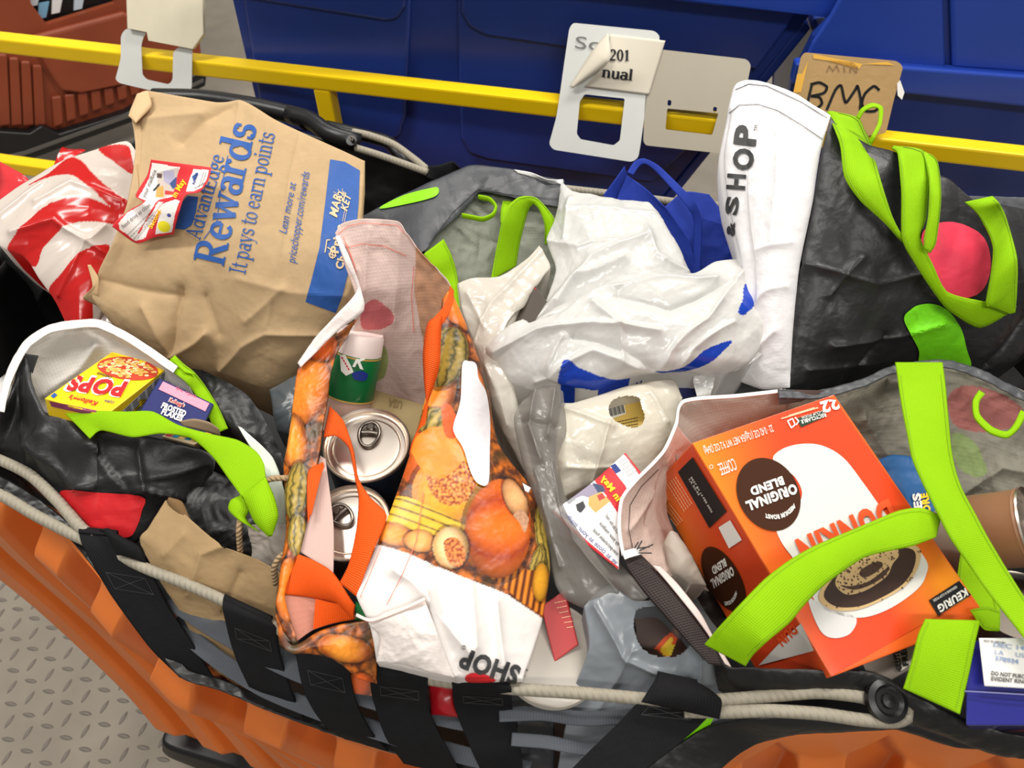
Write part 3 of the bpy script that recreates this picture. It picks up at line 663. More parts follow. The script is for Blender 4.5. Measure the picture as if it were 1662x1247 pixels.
# other outer walls
ring = [(-.70, .55), (-.80, .85), (-.74, 1.20), (-.50, 1.36), (-.10, 1.13), (.36, 1.03), (.80, .92), (.86, .5), (.74, .16)]
def wall(pts, z1, name='side_wall', mat=ORANGE, inset=0.07):
    sheet(name, mat, hm, top=[('w', x, y, z1) for x, y in pts], bottom=[('w', x*(1-inset)+.0*inset, (y-.7)*(1-inset)+.7, .14) for x, y in pts], step=14, thick=.008)
wall([(-.64, .47), (-.74, .6), (-.80, .85), (-.76, 1.15), (-.66, 1.3)], .80)
wall([(-.66, 1.3), (-.50, 1.335), (-.3, 1.2), (-.08, 1.1), (.36, 1.02), (.80, .93)], .60)
wall([(.80, .93), (.88, .6), (.76, .18)], .84)
def lwall(pts, z1):
    sheet('liner_wall', LINER, hm, top=[('w', x, y, z1) for x, y in pts], bottom=[('w', x, y, .56) for x, y in pts], step=12, crum=(.006, .12), thick=.002)
lwall([(-.625, .49), (-.715, .61), (-.775, .85), (-.735, 1.14), (-.635, 1.28)], .885)
lwall([(.77, .91), (.85, .6), (.73, .20)], .85)
# base
sheet('base', BLACKP, hm, top=[(265, 1194, .135), (275, 1215, .135), (420, 1262, .12), (760, 1400, .12), (1500, 1400, .12)], bottom=[(262, 1204, .10), (275, 1230, .09), (420, 1285, .09), (760, 1430, .08), (1500, 1430, .08)], step=8, thick=.02)
sheet('base', BLACKP, hm, top=[(265, 1194, .135), (275, 1215, .135), (420, 1262, .12), (760, 1400, .12), (1500, 1400, .12)], bottom=[W3(bl+[-.01, .06, 0]), W3(bl+[.05, .05, 0]), ('w', -.2, .32, .135), ('w', .2, .25, .135), ('w', .6, .2, .13)], step=8, thick=.02)
# liner: dark bowl the bags lie in
rim3 = [(-.60, .50), (-.47, .42), (-.22, .32), (0, .27), (.35, .245), (.72, .24), (.82, .55), (.76, .88), (.36, .98), (-.08, 1.06), (-.3, 1.16), (-.48, 1.30), (-.70, 1.18), (-.77, .85), (-.70, .6)]
c = cr([(x, y, 0) for x, y in rim3+rim3[:1]], 400); c = resample(c, 120)[:-1]; cen = np.array([0, .65, 0])
RZ = [(1.0, .74), (.97, .72), (.90, .66), (.8, .60), (.6, .58), (.3, .57), (.02, .57)]
V = np.concatenate([cen+(c-cen)*k+[0, 0, z] for k, z in RZ]); nn = len(c); i = np.arange(len(RZ)-1)[:, None]*nn; j = np.arange(nn)[None, :]; j2 = (j+1) % nn
Q = np.stack(np.broadcast_arrays(i+j, i+j2, i+nn+j2, i+nn+j), -1).reshape(-1, 4)
V[:, 2] += .012*crumple(V, .09, 3)
link('liner', mkmesh('liner', V, Q), LINER, hm)
# dark inner lining at left end and back
sheet('liner_wall', LINER, hm, top=[(-160, 640, .87), (-60, 480, .875), (0, 400, .88), (40, 420, .88), (70, 462, .87), (130, 400, .86)], bottom=[(-100, 720, .70), (0, 620, .66), (60, 560, .66), (110, 600, .66), (160, 560, .66), (240, 520, .66)], step=6, crum=(.006, .09), thick=.002)
sheet('rim_roll', BLACKP, hm, top=[(-120, 470, .9), (0, 394, .9), (30, 404, .9), (62, 440, .89), (74, 470, .87)], bottom=[(-120, 500, .87), (0, 432, .87), (25, 440, .87), (50, 468, .86), (60, 492, .85)], step=4, bulge=.012, thick=.003)
sheet('liner_wall', LINER, hm, top=[(380, 190, .93), (440, 200, .93), (560, 236, .91), (640, 262, .89), (690, 285, .89), (760, 330, .88), (900, 350, .86), (1190, 350, .87), (1700, 420, .87)], bottom=[(460, 430, .68), (520, 430, .68), (600, 440, .68), (660, 450, .68), (720, 460, .68), (800, 470, .68), (920, 480, .68), (1190, 490, .68), (1700, 560, .68)], step=6, crum=(.006, .1), thick=.002)
# back rim
tube('rim_tube', BLACKP, [(250, 158, .925), (330, 160, .925), (410, 172, .925), (480, 188, .92), (500, 198, .92)], .016, hm)
tube('rim_bracket', BLACKP, [(470, 186, .922), (505, 196, .925), (530, 215, .922), (556, 226, .918), (585, 232, .91)], .017, hm, flat=.9)
tube('rim_edge', BLACKP, [(530, 205, .90), (560, 212, .90), (600, 222, .895), (632, 232, .89), (655, 262, .87), (668, 310, .82), (700, 360, .75)], .010, hm, flat=1.3)
bo = P(571, 226, .935); lathe('bolt', BLACKP, [(.0001, .0115), (.003, .0115), (.0035, .009), (.0005, .0085)][::-1] and [(.010, 0), (.010, .004), (.009, .005), (.0001, .005)], bo-np.array([0, 0, .004]), (-.1, -.6, .8), hm)
tube('bungee_cord', CORD, [(572, 214, .925), (600, 220, .92), (640, 235, .915), (672, 258, .91), (694, 276, .905)], .0062, hm)
tube('bungee_cord', CORD, [(577, 240, .92), (610, 250, .915), (650, 264, .91), (694, 280, .905)], .0062, hm)
sheet('strap', WEB, hm, top=[(688, 270, .91), (712, 268, .915), (733, 262, .915), (742, 270, .91)], bottom=[(694, 288, .90), (720, 300, .88), (745, 300, .87), (770, 296, .87)], step=3, thick=.002, bulge=.004)
tube('bungee_cord', CORD, [(740, 284, .9), (860, 300, .895), (1000, 316, .895), (1110, 330, .9), (1190, 338, .9), (1400, 380, .9)], .0065, hm)
tube('rim_edge', BLACKP, [(1090, 346, .89), (1190, 352, .89), (1400, 392, .89), (1700, 430, .89)], .012, hm)
# front cords
ZC = .885
tube('bungee_cord', CORD, [(-70, 722, .90), (0, 747, .90), (50, 772, .90), (95, 815, .897), (132, 858, .892), (160, 878, .89)], .0064, hm)
tube('bungee_cord', CORD, [(-70, 778, .895), (0, 803, .895), (60, 838, .89), (125, 871, .888), (165, 888, .888)], .0064, hm)
tube('bungee_cord', CORD, [(160, 884, .888), (235, 922, .888), (300, 947, .888), (365, 976, .888), (450, 1020, .888), (560, 1072, .887), (700, 1103, .887), (830, 1118, .887), (950, 1126, .888), (1070, 1137, .89), (1130, 1140, .892)], .006, hm)
tube('bungee_cord', CORD, [(1110, 1140, .894), (1180, 1136, .896), (1260, 1129, .898), (1330, 1124, .90), (1395, 1131, .90), (1425, 1142, .898)], .006, hm)
tube('bungee_cord', CORD, [(1110, 1155, .893), (1180, 1156, .895), (1250, 1154, .897), (1330, 1159, .898), (1400, 1169, .898), (1448, 1172, .897), (1470, 1166, .897), (1472, 1155, .897), (1455, 1142, .897)], .006, hm)
bo = P(1436, 1138, .905); lathe('cord_button', BLACKP, [(.018, -.004), (.02, .001), (.019, .006), (.014, .008), (.011, .005), (.007, .005), (.006, .008), (.0001, .009)], bo, (.1, -.3, 1), hm)
# horizontal grey webbing
def ribbon(name, mat, A, B, parent=None, step=3., thick=.0014, **k):
    s = sheet(name, mat, parent, top=A, bottom=B, step=step, thick=thick, **k)
    if mat is NONWOVEN and name == 'handle':
        a = resample(cr([p[:2] for p in A]), 26); b = resample(cr([p[:2] for p in B]), 26)
        decal('stitching', STITCHL, s, lines([[tuple(a[i]*(1-t)+b[i]*t) for i in range(1, 25)] for t in (.08, .92)], .9), s.o, cell=12, off=.0012)
    return s
def path_ribbon(name, mat, pts, w, parent=None, **k):
    a = []; b = []
    for i, p in enumerate(pts):
        q0 = pts[max(0, i-1)]; q1 = pts[min(len(pts)-1, i+1)]; dx, dy = q1[0]-q0[0], q1[1]-q0[1]; l = math.hypot(dx, dy); nx, ny = -dy/l*w/2, dx/l*w/2
        a.append((p[0]+nx, p[1]+ny, p[2])); b.append((p[0]-nx, p[1]-ny, p[2]))
    return ribbon(name, mat, a, b, parent, **k)
path_ribbon('cross_strap', GREYWEB, [(215, 925, .85), (280, 970, .85), (340, 1010, .85), (400, 1045, .85), (480, 1085, .85), (600, 1130, .85), (720, 1160, .84), (800, 1175, .84)], 40, hm)
path_ribbon('cross_strap', GREYWEB, [(280, 1010, .83), (350, 1068, .83), (430, 1118, .82), (520, 1155, .82), (640, 1195, .82), (760, 1228, .81), (860, 1250, .81)], 30, hm)
path_ribbon('cross_strap', GREYWEB, [(810, 1160, .86), (880, 1158, .86), (940, 1166, .855), (1010, 1164, .86), (1080, 1152, .86)], 24, hm)
path_ribbon('cross_strap', GREYWEB, [(830, 1200, .845), (890, 1205, .845), (950, 1216, .84), (1010, 1208, .845), (1060, 1196, .85)], 22, hm)
# black edging along the body top
path_ribbon('edge_trim', BLACKP, [(-100, 738, .882), (0, 782, .88), (60, 818, .877), (115, 864, .868), (155, 912, .858), (205, 980, .84), (262, 1050, .82), (300, 1094, .81), (360, 1112, .80), (440, 1146, .79), (560, 1190, .785), (700, 1232, .78), (800, 1262, .775)], 18, hm, bulge=.0, thick=.002, crum=(.0025, .03))
ribbon('edge_trim', BLACKP, [(1030, 1262, .80), (1090, 1216, .82), (1150, 1180, .84), (1230, 1166, .865), (1330, 1160, .872), (1430, 1168, .872), (1480, 1172, .872), (1540, 1180, .872), (1700, 1200, .872)],
       [(1130, 1290, .80), (1180, 1240, .815), (1225, 1210, .83), (1290, 1194, .845), (1400, 1188, .855), (1470, 1186, .856), (1550, 1214, .856), (1640, 1217, .856), (1740, 1222, .856)], hm, bulge=.003, thick=.003, crum=(.0008, .03))
# vertical black straps looped over the cord
def strap(lft, rgt, drop=.10):
    (x0, y0), (x1, y1) = lft[0], rgt[0]
    zt = ZC+.012
    zs = [zt, zt-.002]+[zt-.002-drop*k/(len(lft)-2) for k in range(1, len(lft)-1)]
    A = [(x, y, z) for (x, y), z in zip(lft, zs)]; B = [(x, y, z) for (x, y), z in zip(rgt, zs)]
    s = sheet('strap', WEB, hm, left=A, right=B, step=3.5, thick=.0022, crum=(.0012, .06))
    dd = np.array([x1-x0, y1-y0], float); n_ = np.array([dd[1], -dd[0]])/np.hypot(*dd)
    up = -np.abs(n_[1])/n_[1]*n_
    # the part that wraps over and behind the cord
    A2 = [(x0, y0, zt), (x0+up[0]*7, y0+up[1]*9, zt-.004), (x0+up[0]*3+2, y0+up[1]*4+6, zt-.03)]; B2 = [(x1, y1, zt), (x1+up[0]*7, y1+up[1]*9, zt-.004), (x1+up[0]*3+2, y1+up[1]*4+6, zt-.03)]
    l2 = sheet('strap_loop', WEB, s.o, left=A2, right=B2, step=2.5, thick=.002)
    # box stitching
    c = [np.mean([A[k][:2], B[k][:2]], axis=0) for k in (1, 2)]; m0 = c[0]*.55+c[1]*.45; ex = (np.array(B[1][:2])-np.array(A[1][:2]))*.33; ey = (c[1]-c[0])*.22
    a, b, c_, d = m0-ex, m0+ex, m0+ex+ey*1.5, m0-ex+ey*1.5
    decal('stitching', M('stitch_grey', (44, 44, 46), rough=.7), s, lines([[tuple(a), tuple(b), tuple(c_), tuple(d), tuple(a), tuple(c_)], [tuple(b), tuple(d)]], 1.0), s.o, cell=12)
strap([(128, 866), (136, 890), (184, 972), (240, 1048), (292, 1100)], [(190, 872), (232, 905), (272, 985), (320, 1060), (352, 1112)])
sheet('strap_loop', WEB, hm, left=[(160, 860, .905), (170, 866, .906), (190, 900, .90)], right=[(192, 868, .905), (232, 890, .90), (236, 914, .893)], step=3, bulge=.012, thick=.002)
strap([(362, 972), (362, 990), (376, 1050), (400, 1108), (424, 1145)], [(440, 1008), (447, 1022), (455, 1068), (475, 1130), (492, 1168)])
strap([(474, 1032), (478, 1052), (495, 1128), (530, 1182), (560, 1200)], [(556, 1058), (563, 1072), (577, 1140), (602, 1190), (630, 1220)])
strap([(598, 1074), (600, 1092), (604, 1130), (625, 1195), (655, 1240)], [(692, 1090), (694, 1104), (696, 1155), (728, 1222), (750, 1262)])
strap([(732, 1100), (734, 1114), (738, 1150), (768, 1225), (790, 1270)], [(826, 1106), (830, 1120), (832, 1150), (846, 1220), (850, 1280)])
strap([(1066, 1098), (1050, 1125), (1010, 1168), (965, 1212), (915, 1262)], [(1130, 1112), (1168, 1138), (1134, 1180), (1080, 1225), (1020, 1270)], .035)
sheet('strap_loop', WEB, hm, left=[(1070, 1094, .908), (1058, 1112, .91), (1040, 1140, .905)], right=[(1128, 1108, .905), (1170, 1134, .91), (1168, 1168, .9)], step=3, bulge=.010, thick=.002)
# ================================================================ striped plastic bag (left)
RD = (200, 30, 28); RW = (218, 206, 196)
sb = thing('plastic_bag', 'red and white striped plastic bag slumped at the far left', 'bag', ('w', -.66, .88, .72))
st_p = [(RD, sm([(160, 242), (204, 236), (214, 256), (216, 284), (190, 268)], 40)),
        (RD, sm([(46, 303), (80, 282), (112, 258), (134, 264), (160, 294), (190, 318), (222, 338), (206, 352), (175, 335), (149, 311), (119, 289), (85, 288)], 120)),
        (RD, sm([(12, 407), (41, 370), (75, 339), (119, 325), (157, 329), (200, 352), (190, 366), (149, 362), (112, 368), (75, 402), (58, 434)], 120)),
        (RD, sm([(80, 474), (104, 446), (138, 411), (176, 399), (170, 430), (160, 450), (150, 480), (145, 530), (100, 516)], 90))]
sbag = sheet('film', STRIPEFILM, sb, top=[(-6, 328, .99), (41, 295, 1.0), (93, 265, 1.01), (150, 245, 1.015), (205, 229, 1.01), (224, 250, 1.0)],
      left=[(-6, 328, .99), (-4, 395, .97), (40, 418, .95), (66, 455, .93), (88, 486, .91), (106, 522, .89)], right=[(224, 250, 1.0), (228, 310, .98), (215, 350, .965), (190, 430, .93), (178, 470, .91), (160, 520, .88)],
      bottom=[(106, 522, .89), (130, 526, .89), (160, 520, .88)], step=1.7, col=RW, paint=st_p, crum=(.003, .08, (1, 1.2, 0)), fac=(.003, .05), bulge=.006, skirt=(.12, .05),
      folds=[((60, 330), (120, 300), (200, 330), 6, .006), ((20, 380), (90, 360), (180, 420), 5, .008), ((100, 480), (140, 400), (170, 370), 5, .006), ((0, 350), (70, 300), 4, .006)])
sheet('film_back', STRIPEFILM, sb, left=[(-8, 262, 1.0), (0, 270, 1.0), (-8, 332, .97)], right=[(-4, 262, 1.0), (46, 292, .995), (0, 336, .97)], step=3, col=(228, 60, 66), crum=(.005, .05), skirt=(.06, .02))
sheet('film_back', STRIPEFILM, sb, left=[(88, 268, .995), (100, 240, 1.01), (112, 240, 1.01)], right=[(90, 272, .995), (120, 255, 1.0), (140, 244, 1.0)], step=3, col=(214, 34, 34), crum=(.004, .05))
sheet('film_tail', STRIPEFILM, sb, left=[(126, 460, .90), (124, 505, .885), (134, 530, .87)], right=[(160, 440, .90), (170, 490, .88), (196, 530, .87)], step=3, col=(196, 186, 180), crum=(.006, .05), bulge=.01)

# ================================================================ brown grocery bag
KC = (186, 159, 122)
kb = thing('paper_bag', 'big brown paper grocery bag with blue Rewards lettering', 'bag', ('w', -.42, .85, .72))
kf = sheet('front_panel', KRAFT, kb, top=[(212, 182, 1.085), (222, 158, 1.09), (238, 148, 1.095), (300, 158, 1.10), (350, 166, 1.10), (395, 164, 1.10), (450, 196, 1.095), (540, 238, 1.085), (592, 262, 1.075)],
      left=[(212, 182, 1.085), (219, 245, 1.06), (206, 330, 1.03), (182, 395, 1.0), (160, 440, .975), (150, 485, .95), (196, 540, .90)],
      right=[(592, 262, 1.075), (588, 330, 1.05), (581, 420, 1.02), (573, 462, 1.0), (556, 505, .97), (528, 560, .92), (500, 600, .87)],
      bottom=[(196, 540, .90), (240, 575, .87), (280, 598, .855), (350, 607, .85), (435, 630, .845), (500, 600, .87)], step=2.2, col=KC,
      crum=(.0018, .08), crum2=(.0005, .022), fac=(.0028, .075), bulge=.016, skirt=(.16, .10), sides='LRTB',
      folds=[((280, 572), (300, 470), 7, -.010), ((280, 572), (240, 500), 9, .008), ((280, 575), (340, 540), 8, .010), ((360, 600), (400, 560), (440, 540), (520, 540), 7, .007), ((165, 455), (230, 470), (300, 480), 8, -.006), ((400, 455), (480, 475), (560, 480), 10, .004),
             ((300, 235), (332, 200), (370, 175), 10, -.010), ((390, 165), (384, 240), 4, .003), ((330, 190), (240, 200), 12, .006), ((490, 220), (478, 300), (470, 420), (440, 530), 3, .0028), ((220, 320), (215, 270), 4, .006), ((410, 520), (470, 470), 8, .005), ((340, 480), (360, 540), 8, -.006)])
sheet('side_flap', KRAFT, kb, left=[(142, 430, .985), (150, 466, .965), (134, 484, .95), (165, 500, .93)], right=[(147, 430, .985), (160, 452, .972), (160, 478, .955), (175, 500, .93)], step=2.5, col=(206, 174, 132), thick=.0008)
sheet('rim_flap', KRAFT, kb, left=[(222, 152, 1.10), (212, 176, 1.092), (208, 188, 1.088)], right=[(240, 147, 1.105), (246, 172, 1.094), (220, 200, 1.085)], step=2.5, col=(206, 176, 136), thick=.0008, bulge=.004)
decal('printed_band', BLU, kf, [[(536, 259), (560, 263), (584, 277), (582, 330), (576, 400), (566, 440), (556, 480), (545, 508), (520, 499), (496, 490), (507, 450), (519, 401), (528, 330)]], kb, cell=4, off=.0009)
decal('printed_patch', BLU, kf, [[(305, 318), (322, 320), (318, 345), (312, 365), (300, 373), (282, 371), (286, 340)]], kb, cell=4, off=.0009)
stext(kf, kb, 'AdvantEdge', (325, 390), (365, 254), 25, BLU, 1.05, cell=4)
decal('rule', BLU, kf, lines([[(331, 388), (352, 360), (360, 300), (370, 253)]], 1.3), kb, cell=4, off=.001)
stext(kf, kb, 'Rewards', (363, 433), (417, 204), 50, BLU, 1.4, cell=4)
stext(kf, kb, 'It pays to earn points', (398, 446), (447, 217), 27, BLU, .85, cell=4)
text(kf, kb, 'Lean more at', (465, 380), (481, 297), 13, BLU, shear=.25, cell=4)
text(kf, kb, 'pricechopper.com/rewards', (479, 428), (503, 280), 14, BLU, shear=.2, cell=4)
text(kf, kb, 'MAR', (547, 354), (555, 318), 13, CRM, .03, .3, cell=4, off=.002); text(kf, kb, 'KET', (563, 344), (571, 316), 11, CRM, .03, .3, cell=4, off=.002); text(kf, kb, '32', (556, 327), (559, 312), 10, CRM, .02, cell=4, off=.002)
decal('lettering', CRM, kf, lines([[(556, 360), (560, 340)], [(559, 361), (563, 341)], [(548, 316), (542, 312)], [(552, 314), (549, 308)], [(556, 314), (556, 307)]], .8), kb, cell=4, off=.002)
text(kf, kb, 'Price', (549, 412), (558, 366), 13, CRM, .04, cell=4, off=.002); text(kf, kb, 'Chopper', (556, 438), (572, 372), 12, CRM, .04, cell=4, off=.002)
decal('lettering', CRM, kf, lines([ell(540, 414, 5, 5, n=12)+[(545, 414)], [(528, 410), (531, 390), (536, 390)], [(532, 402), (538, 406)], [(534, 412), (546, 416)], [(540, 408), (540, 420)]], 1.8), kb, cell=4, off=.002)

# flyer on the bag
FR, FWH = (214, 44, 52), (238, 232, 228)
def fl(x, y, d): return (x, y, onz(kf, x, y, d, 1.03))
def noisy(px, py, s, k=0):
    return perlin(np.stack([px/s, py/s, px*0+k], -1))
fp = [(FWH, [(247, 264), (293, 272), (287, 300), (284, 322), (262, 328), (248, 338), (236, 360), (222, 378), (236, 388), (219, 391), (194, 372), (192, 362), (206, 346), (226, 334), (236, 328), (225, 322), (232, 312), (243, 290)]),
      ((200, 186, 176), [(258, 280), (292, 272), (288, 300), (284, 320), (268, 326), (254, 322)]), ((170, 165, 190), [(266, 278), (284, 277), (286, 290), (278, 302), (268, 296)]), ((60, 80, 130), [(278, 300), (289, 287), (289, 305), (284, 310)]),
      ((90, 70, 66), [(256, 281), (265, 283), (264, 291), (256, 289)]), ((208, 160, 84), [(257, 305), (268, 303), (270, 324), (255, 323)]), ((196, 60, 56), [(271, 311), (285, 314), (284, 321), (271, 319)]), ((40, 40, 44), [(250, 310), (261, 298), (262, 302), (252, 313)]),
      (FWH, [(315, 275), (339, 276), (336, 291), (328, 305), (316, 312), (304, 314), (309, 295)]),
      (FWH, [(236, 388), (256, 348), (268, 333), (288, 325), (293, 327), (285, 350), (279, 377), (253, 380), (262, 352), (266, 342), (258, 350)]),
      (FWH, [(222, 388), (236, 362), (250, 342), (262, 330), (270, 330), (256, 346), (238, 386)]), ((60, 88, 150), [(313, 287), (322, 280), (323, 284), (316, 297)]),
      ((238, 226, 40), ell(268, 368, 9.5, 9, 0)), ((70, 80, 150), ell(277, 350, 3, 3))]
fly = sheet('flyer', PRINT, None, left=[fl(245, 259, .02), fl(239, 284, .014), fl(220, 317, .012), fl(232, 328, .022), fl(212, 340, .016), fl(191, 357, .012), fl(182, 368, .010)],
      right=[fl(343, 272, .022), fl(338, 293, .02), fl(324, 311, .022), fl(301, 317, .028), fl(291, 343, .026), fl(286, 362, .02), fl(282, 380, .012)], bottom=[fl(182, 368, .010), fl(221, 395, .008), fl(250, 386, .010), fl(282, 380, .012)],
      step=.9, col=FR, paint=fp, bulge=.004, thick=.0005)
tag(fly.o, 'creased red and white flyer resting on the big brown paper bag', 'flyer')
text(fly, fly.o, 'your mailbox', (236, 322), (255, 277), 7, DGR, cell=4); text(fly, fly.o, 'food drive as close', (200, 371), (245, 334), 7, DGR, cell=4)
text(fly, fly.o, 'in May', (286, 322), (302, 294), 9, YLW, .03, cell=4); text(fly, fly.o, 'Second', (247, 372), (262, 344), 7, YLW, .03, cell=4)
text(fly, fly.o, 'NALC', (316, 300), (322, 282), 4, NVY, .03, cell=4)
decal('lettering', LGR, fly, [q for a, b in (((206, 382), (244, 345)), ((211, 385), (250, 347)), ((217, 388), (253, 348)), ((224, 386), (250, 354)), ((316, 306), (334, 296)), ((327, 302), (335, 280)), ((323, 304), (331, 279))) for q in dashes(a, b, 9, .9, .75)], fly.o, cell=4, off=.001)

# ================================================================ left black reusable bag
lb_ = thing('reusable_bag', 'open black reusable bag with one lime handle holding two small cereal boxes', 'bag', ('w', -.48, .58, .70))
sheet('back_panel', LINING, lb_, top=[(14, 612, .955), (40, 556, .965), (78, 531, .972), (125, 521, .975), (164, 520, .975), (215, 550, .965), (290, 600, .95)],
      bottom=[(40, 700, .895), (90, 670, .895), (150, 650, .895), (200, 640, .895), (260, 650, .895), (340, 690, .88)], step=3, col=(228, 224, 218), crum=(.005, .08), thick=.0012, folds=[((160, 560), (130, 600), (70, 640), 8, .010), ((150, 540), (230, 575), 6, -.006)])
path_ribbon('rim_fold', WOVEN, [(0, 668, .955), (8, 630, .962), (24, 590, .968), (44, 558, .973), (80, 534, .979), (125, 526, .981), (162, 526, .98), (215, 552, .972), (285, 600, .957)], 13, lb_, col=(226, 224, 220), crum=(.0012, .03))
sheet('outer_gusset', WOVEN, lb_, left=[(-10, 622, .95), (-10, 690, .93)], right=[(20, 596, .962), (36, 590, .955), (2, 690, .92)], step=3, col=(222, 220, 216), crum=(.003, .05))
decal('stitching', BLK, sheet('size_tag', M('black_tag', (18, 18, 20), rough=.6), lb_, left=[(40, 574, .974), (50, 602, .962)], right=[(62, 577, .974), (52, 606, .962)], step=3, thick=.0008), lines([[(61, 578), (67, 576)], [(60, 580), (67, 581)], [(52, 603), (58, 602)]], 1), lb_, cell=8)
lfp = sheet('front_panel', WOVENB, lb_, top=[(-60, 700, .92), (0, 668, .945), (22, 620, .955), (38, 576, .968), (56, 625, .955), (76, 668, .945), (106, 672, .945), (145, 709, .94), (164, 699, .94), (230, 706, .935), (300, 720, .93), (346, 745, .92), (342, 768, .91)],
      bottom=[(-80, 760, .87), (0, 762, .87), (60, 800, .865), (110, 845, .86), (160, 885, .86), (215, 885, .86), (260, 850, .86), (300, 810, .86), (325, 798, .87)], step=2.6, col=(30, 30, 31), crum=(.005, .08, (1, .3, 0)), crum2=(.0006, .02), fac=(.0026, .06), bulge=.012, thick=.001,
      folds=[((50, 690), (90, 740), (150, 790), 6, .010), ((150, 720), (210, 790), (300, 800), 7, .012), ((215, 790), (170, 740), 6, -.010), ((232, 720), (240, 790), 5, .006), ((340, 752), (260, 770), (150, 785), 6, .006), ((80, 700), (60, 760), 8, .008)])
decal('printed_dot', RED, lfp, [sm([(100, 797), (165, 800), (232, 806), (230, 830), (222, 855), (208, 872), (170, 866), (135, 856), (115, 830)], 50)], lb_, cell=4, off=.002)
sheet('right_panel', WOVENB, lb_, left=[(300, 598, .93), (345, 660, .92), (400, 720, .91), (455, 790, .89)], right=[(330, 600, .94), (400, 640, .93), (440, 700, .92), (470, 770, .89)], step=3, col=(30, 30, 31), crum=(.007, .05), skirt=(.1, .0), sides='LB')
sheet('white_gusset', WOVEN, lb_, left=[(386, 692, .925), (430, 770, .915), (446, 850, .90), (450, 880, .88)], right=[(392, 694, .925), (442, 742, .92), (462, 800, .91), (466, 870, .88)], step=3, col=(214, 224, 206), crum=(.003, .04), thick=.001)
sheet('inner_wall', WOVENB, lb_, left=[(250, 640, .86), (300, 700, .84), (350, 780, .80)], right=[(330, 625, .91), (390, 720, .89), (440, 860, .84)], step=4, col=(22, 26, 20), crum=(.004, .05))
sheet('lower_panel', WOVENB, lb_, left=[(225, 880, .86), (300, 930, .82)], right=[(345, 765, .88), (420, 800, .87), (450, 900, .84)], top=[(225, 880, .86), (270, 800, .88), (345, 765, .88)], step=3, col=(24, 24, 25), crum=(.008, .05), bulge=.012)
# lime handle
Z = .968
sheet('handle', NONWOVEN, lb_, top=[(105, 671, .955), (150, 667, .965), (205, 668, .972), (248, 668, .975), (290, 690, .973), (340, 704, .97), (385, 714, .968), (415, 732, .966), (428, 752, .965), (431, 776, .962)],
      bottom=[(145, 712, .955), (164, 699, .96), (215, 710, .968), (262, 704, .972), (310, 712, .968), (345, 742, .962), (370, 776, .958), (392, 806, .955)], step=2.5, thick=.0012, bulge=.003)
sheet('handle', NONWOVEN, lb_, left=[(392, 804, .955), (402, 826, .950), (414, 850, .944), (436, 872, .938)], right=[(431, 774, .962), (446, 808, .957), (452, 838, .95), (442, 870, .94)], step=2.5, thick=.0012, bulge=.010)
sheet('handle', NONWOVEN, lb_, left=[(392, 803, .948), (374, 812, .945), (371, 828, .94), (395, 845, .936)], right=[(398, 812, .948), (404, 830, .942), (400, 842, .938), (420, 864, .932)], step=2.5, thick=.0012, bulge=.006)
path_ribbon('handle', NONWOVEN, [(276, 584, .955), (290, 598, .952), (308, 612, .948), (324, 632, .935), (344, 664, .925), (360, 700, .915)], 22, lb_, bulge=.003)
sheet('handle', NONWOVEN, lb_, left=[(275, 580, .958), (300, 604, .956)], right=[(282, 584, .958), (318, 608, .952)], step=2.5, thick=.001)

def carton(name, label, cat, mat, c, parent=None, col=None):
    """c: near-face TL, TR, BL and the corner behind TL, photo pixels with heights"""
    o, a, b, d = [PT(q) for q in c]; s = box(name, mat, o, a-o, b-o, d-o, parent, .0012, col)
    if parent is None: tag(s.o, label, cat)
    return s
YC = (244, 206, 22)
def carton_c(name, label, cat, mat, c, col, sidecol=None):
    s = carton(name, label, cat, mat, c, None, col); return s
pops = carton_c('cereal_box', 'small yellow cereal box with big red lettering in the left black bag', 'box', GLOSS, [(182, 571, .945), (273, 596, .938), (72, 647, .972), (186, 598, .918)], YC)
Qp = [(182, 571), (273, 596), (190, 671), (72, 647)]
qm = lambda uv: quadmap(Qp, uv)
decal('printed_bowl', M('bowl_red', (196, 60, 30)), pops, [qm([(.5+.47*math.cos(t), .2+.2*math.sin(t)) for t in np.linspace(0, 6.28, 40)[:-1]])], pops.o, cell=8)
rr = random.Random(3)
flk = [[], []]
for k in range(120):
    t = rr.uniform(0, 6.28); r = math.sqrt(rr.random()); u, v = .49+.43*r*math.cos(t), .205+.155*r*math.sin(t)
    flk[k % 2].append(qm([(u+.035*math.cos(a)*rr.uniform(.7, 1.3), v+.02*math.sin(a)) for a in np.linspace(0, 6.28, 8)[:-1]]))
decal('printed_cereal', M('cereal_light', (246, 222, 168)), pops, flk[0], pops.o, cell=20, off=.001)
decal('printed_cereal', M('cereal_dark', (228, 178, 84)), pops, flk[1], pops.o, cell=20, off=.0013)
# the word POPS, upside down
g = glyphs('POPS', .045)
W2 = tpolys(g, (208, 622), (118, 611), 25, up=(-14, 26)); WW = tpolys(glyphs('POPS', .085), (210, 620), (116, 609), 28, up=(-16, 26))
decal('lettering', WHT, pops, WW, pops.o, cell=9, off=.001); decal('lettering', RED, pops, W2, pops.o, cell=9, off=.0018)
text(pops, pops.o, "Kellogg's", (160, 653), (114, 641), 8, RED, .02, .3, up=(-8, 14), cell=9); text(pops, pops.o, 'CORN', (186, 652), (171, 649), 4, NVY, .02, up=(-4, 8), cell=9)
text(pops, pops.o, 'Deliciously', (182, 612), (158, 604), 5, BLK, .02, .2, up=(-5, 8), cell=9)
decal('printed_badge', BLU, pops, [qm([(.02, .87), (.09, .9), (.1, .97), (.03, .94)])], pops.o, cell=9)
sd = [(273, 597), (274, 618), (200, 692), (192, 672)]
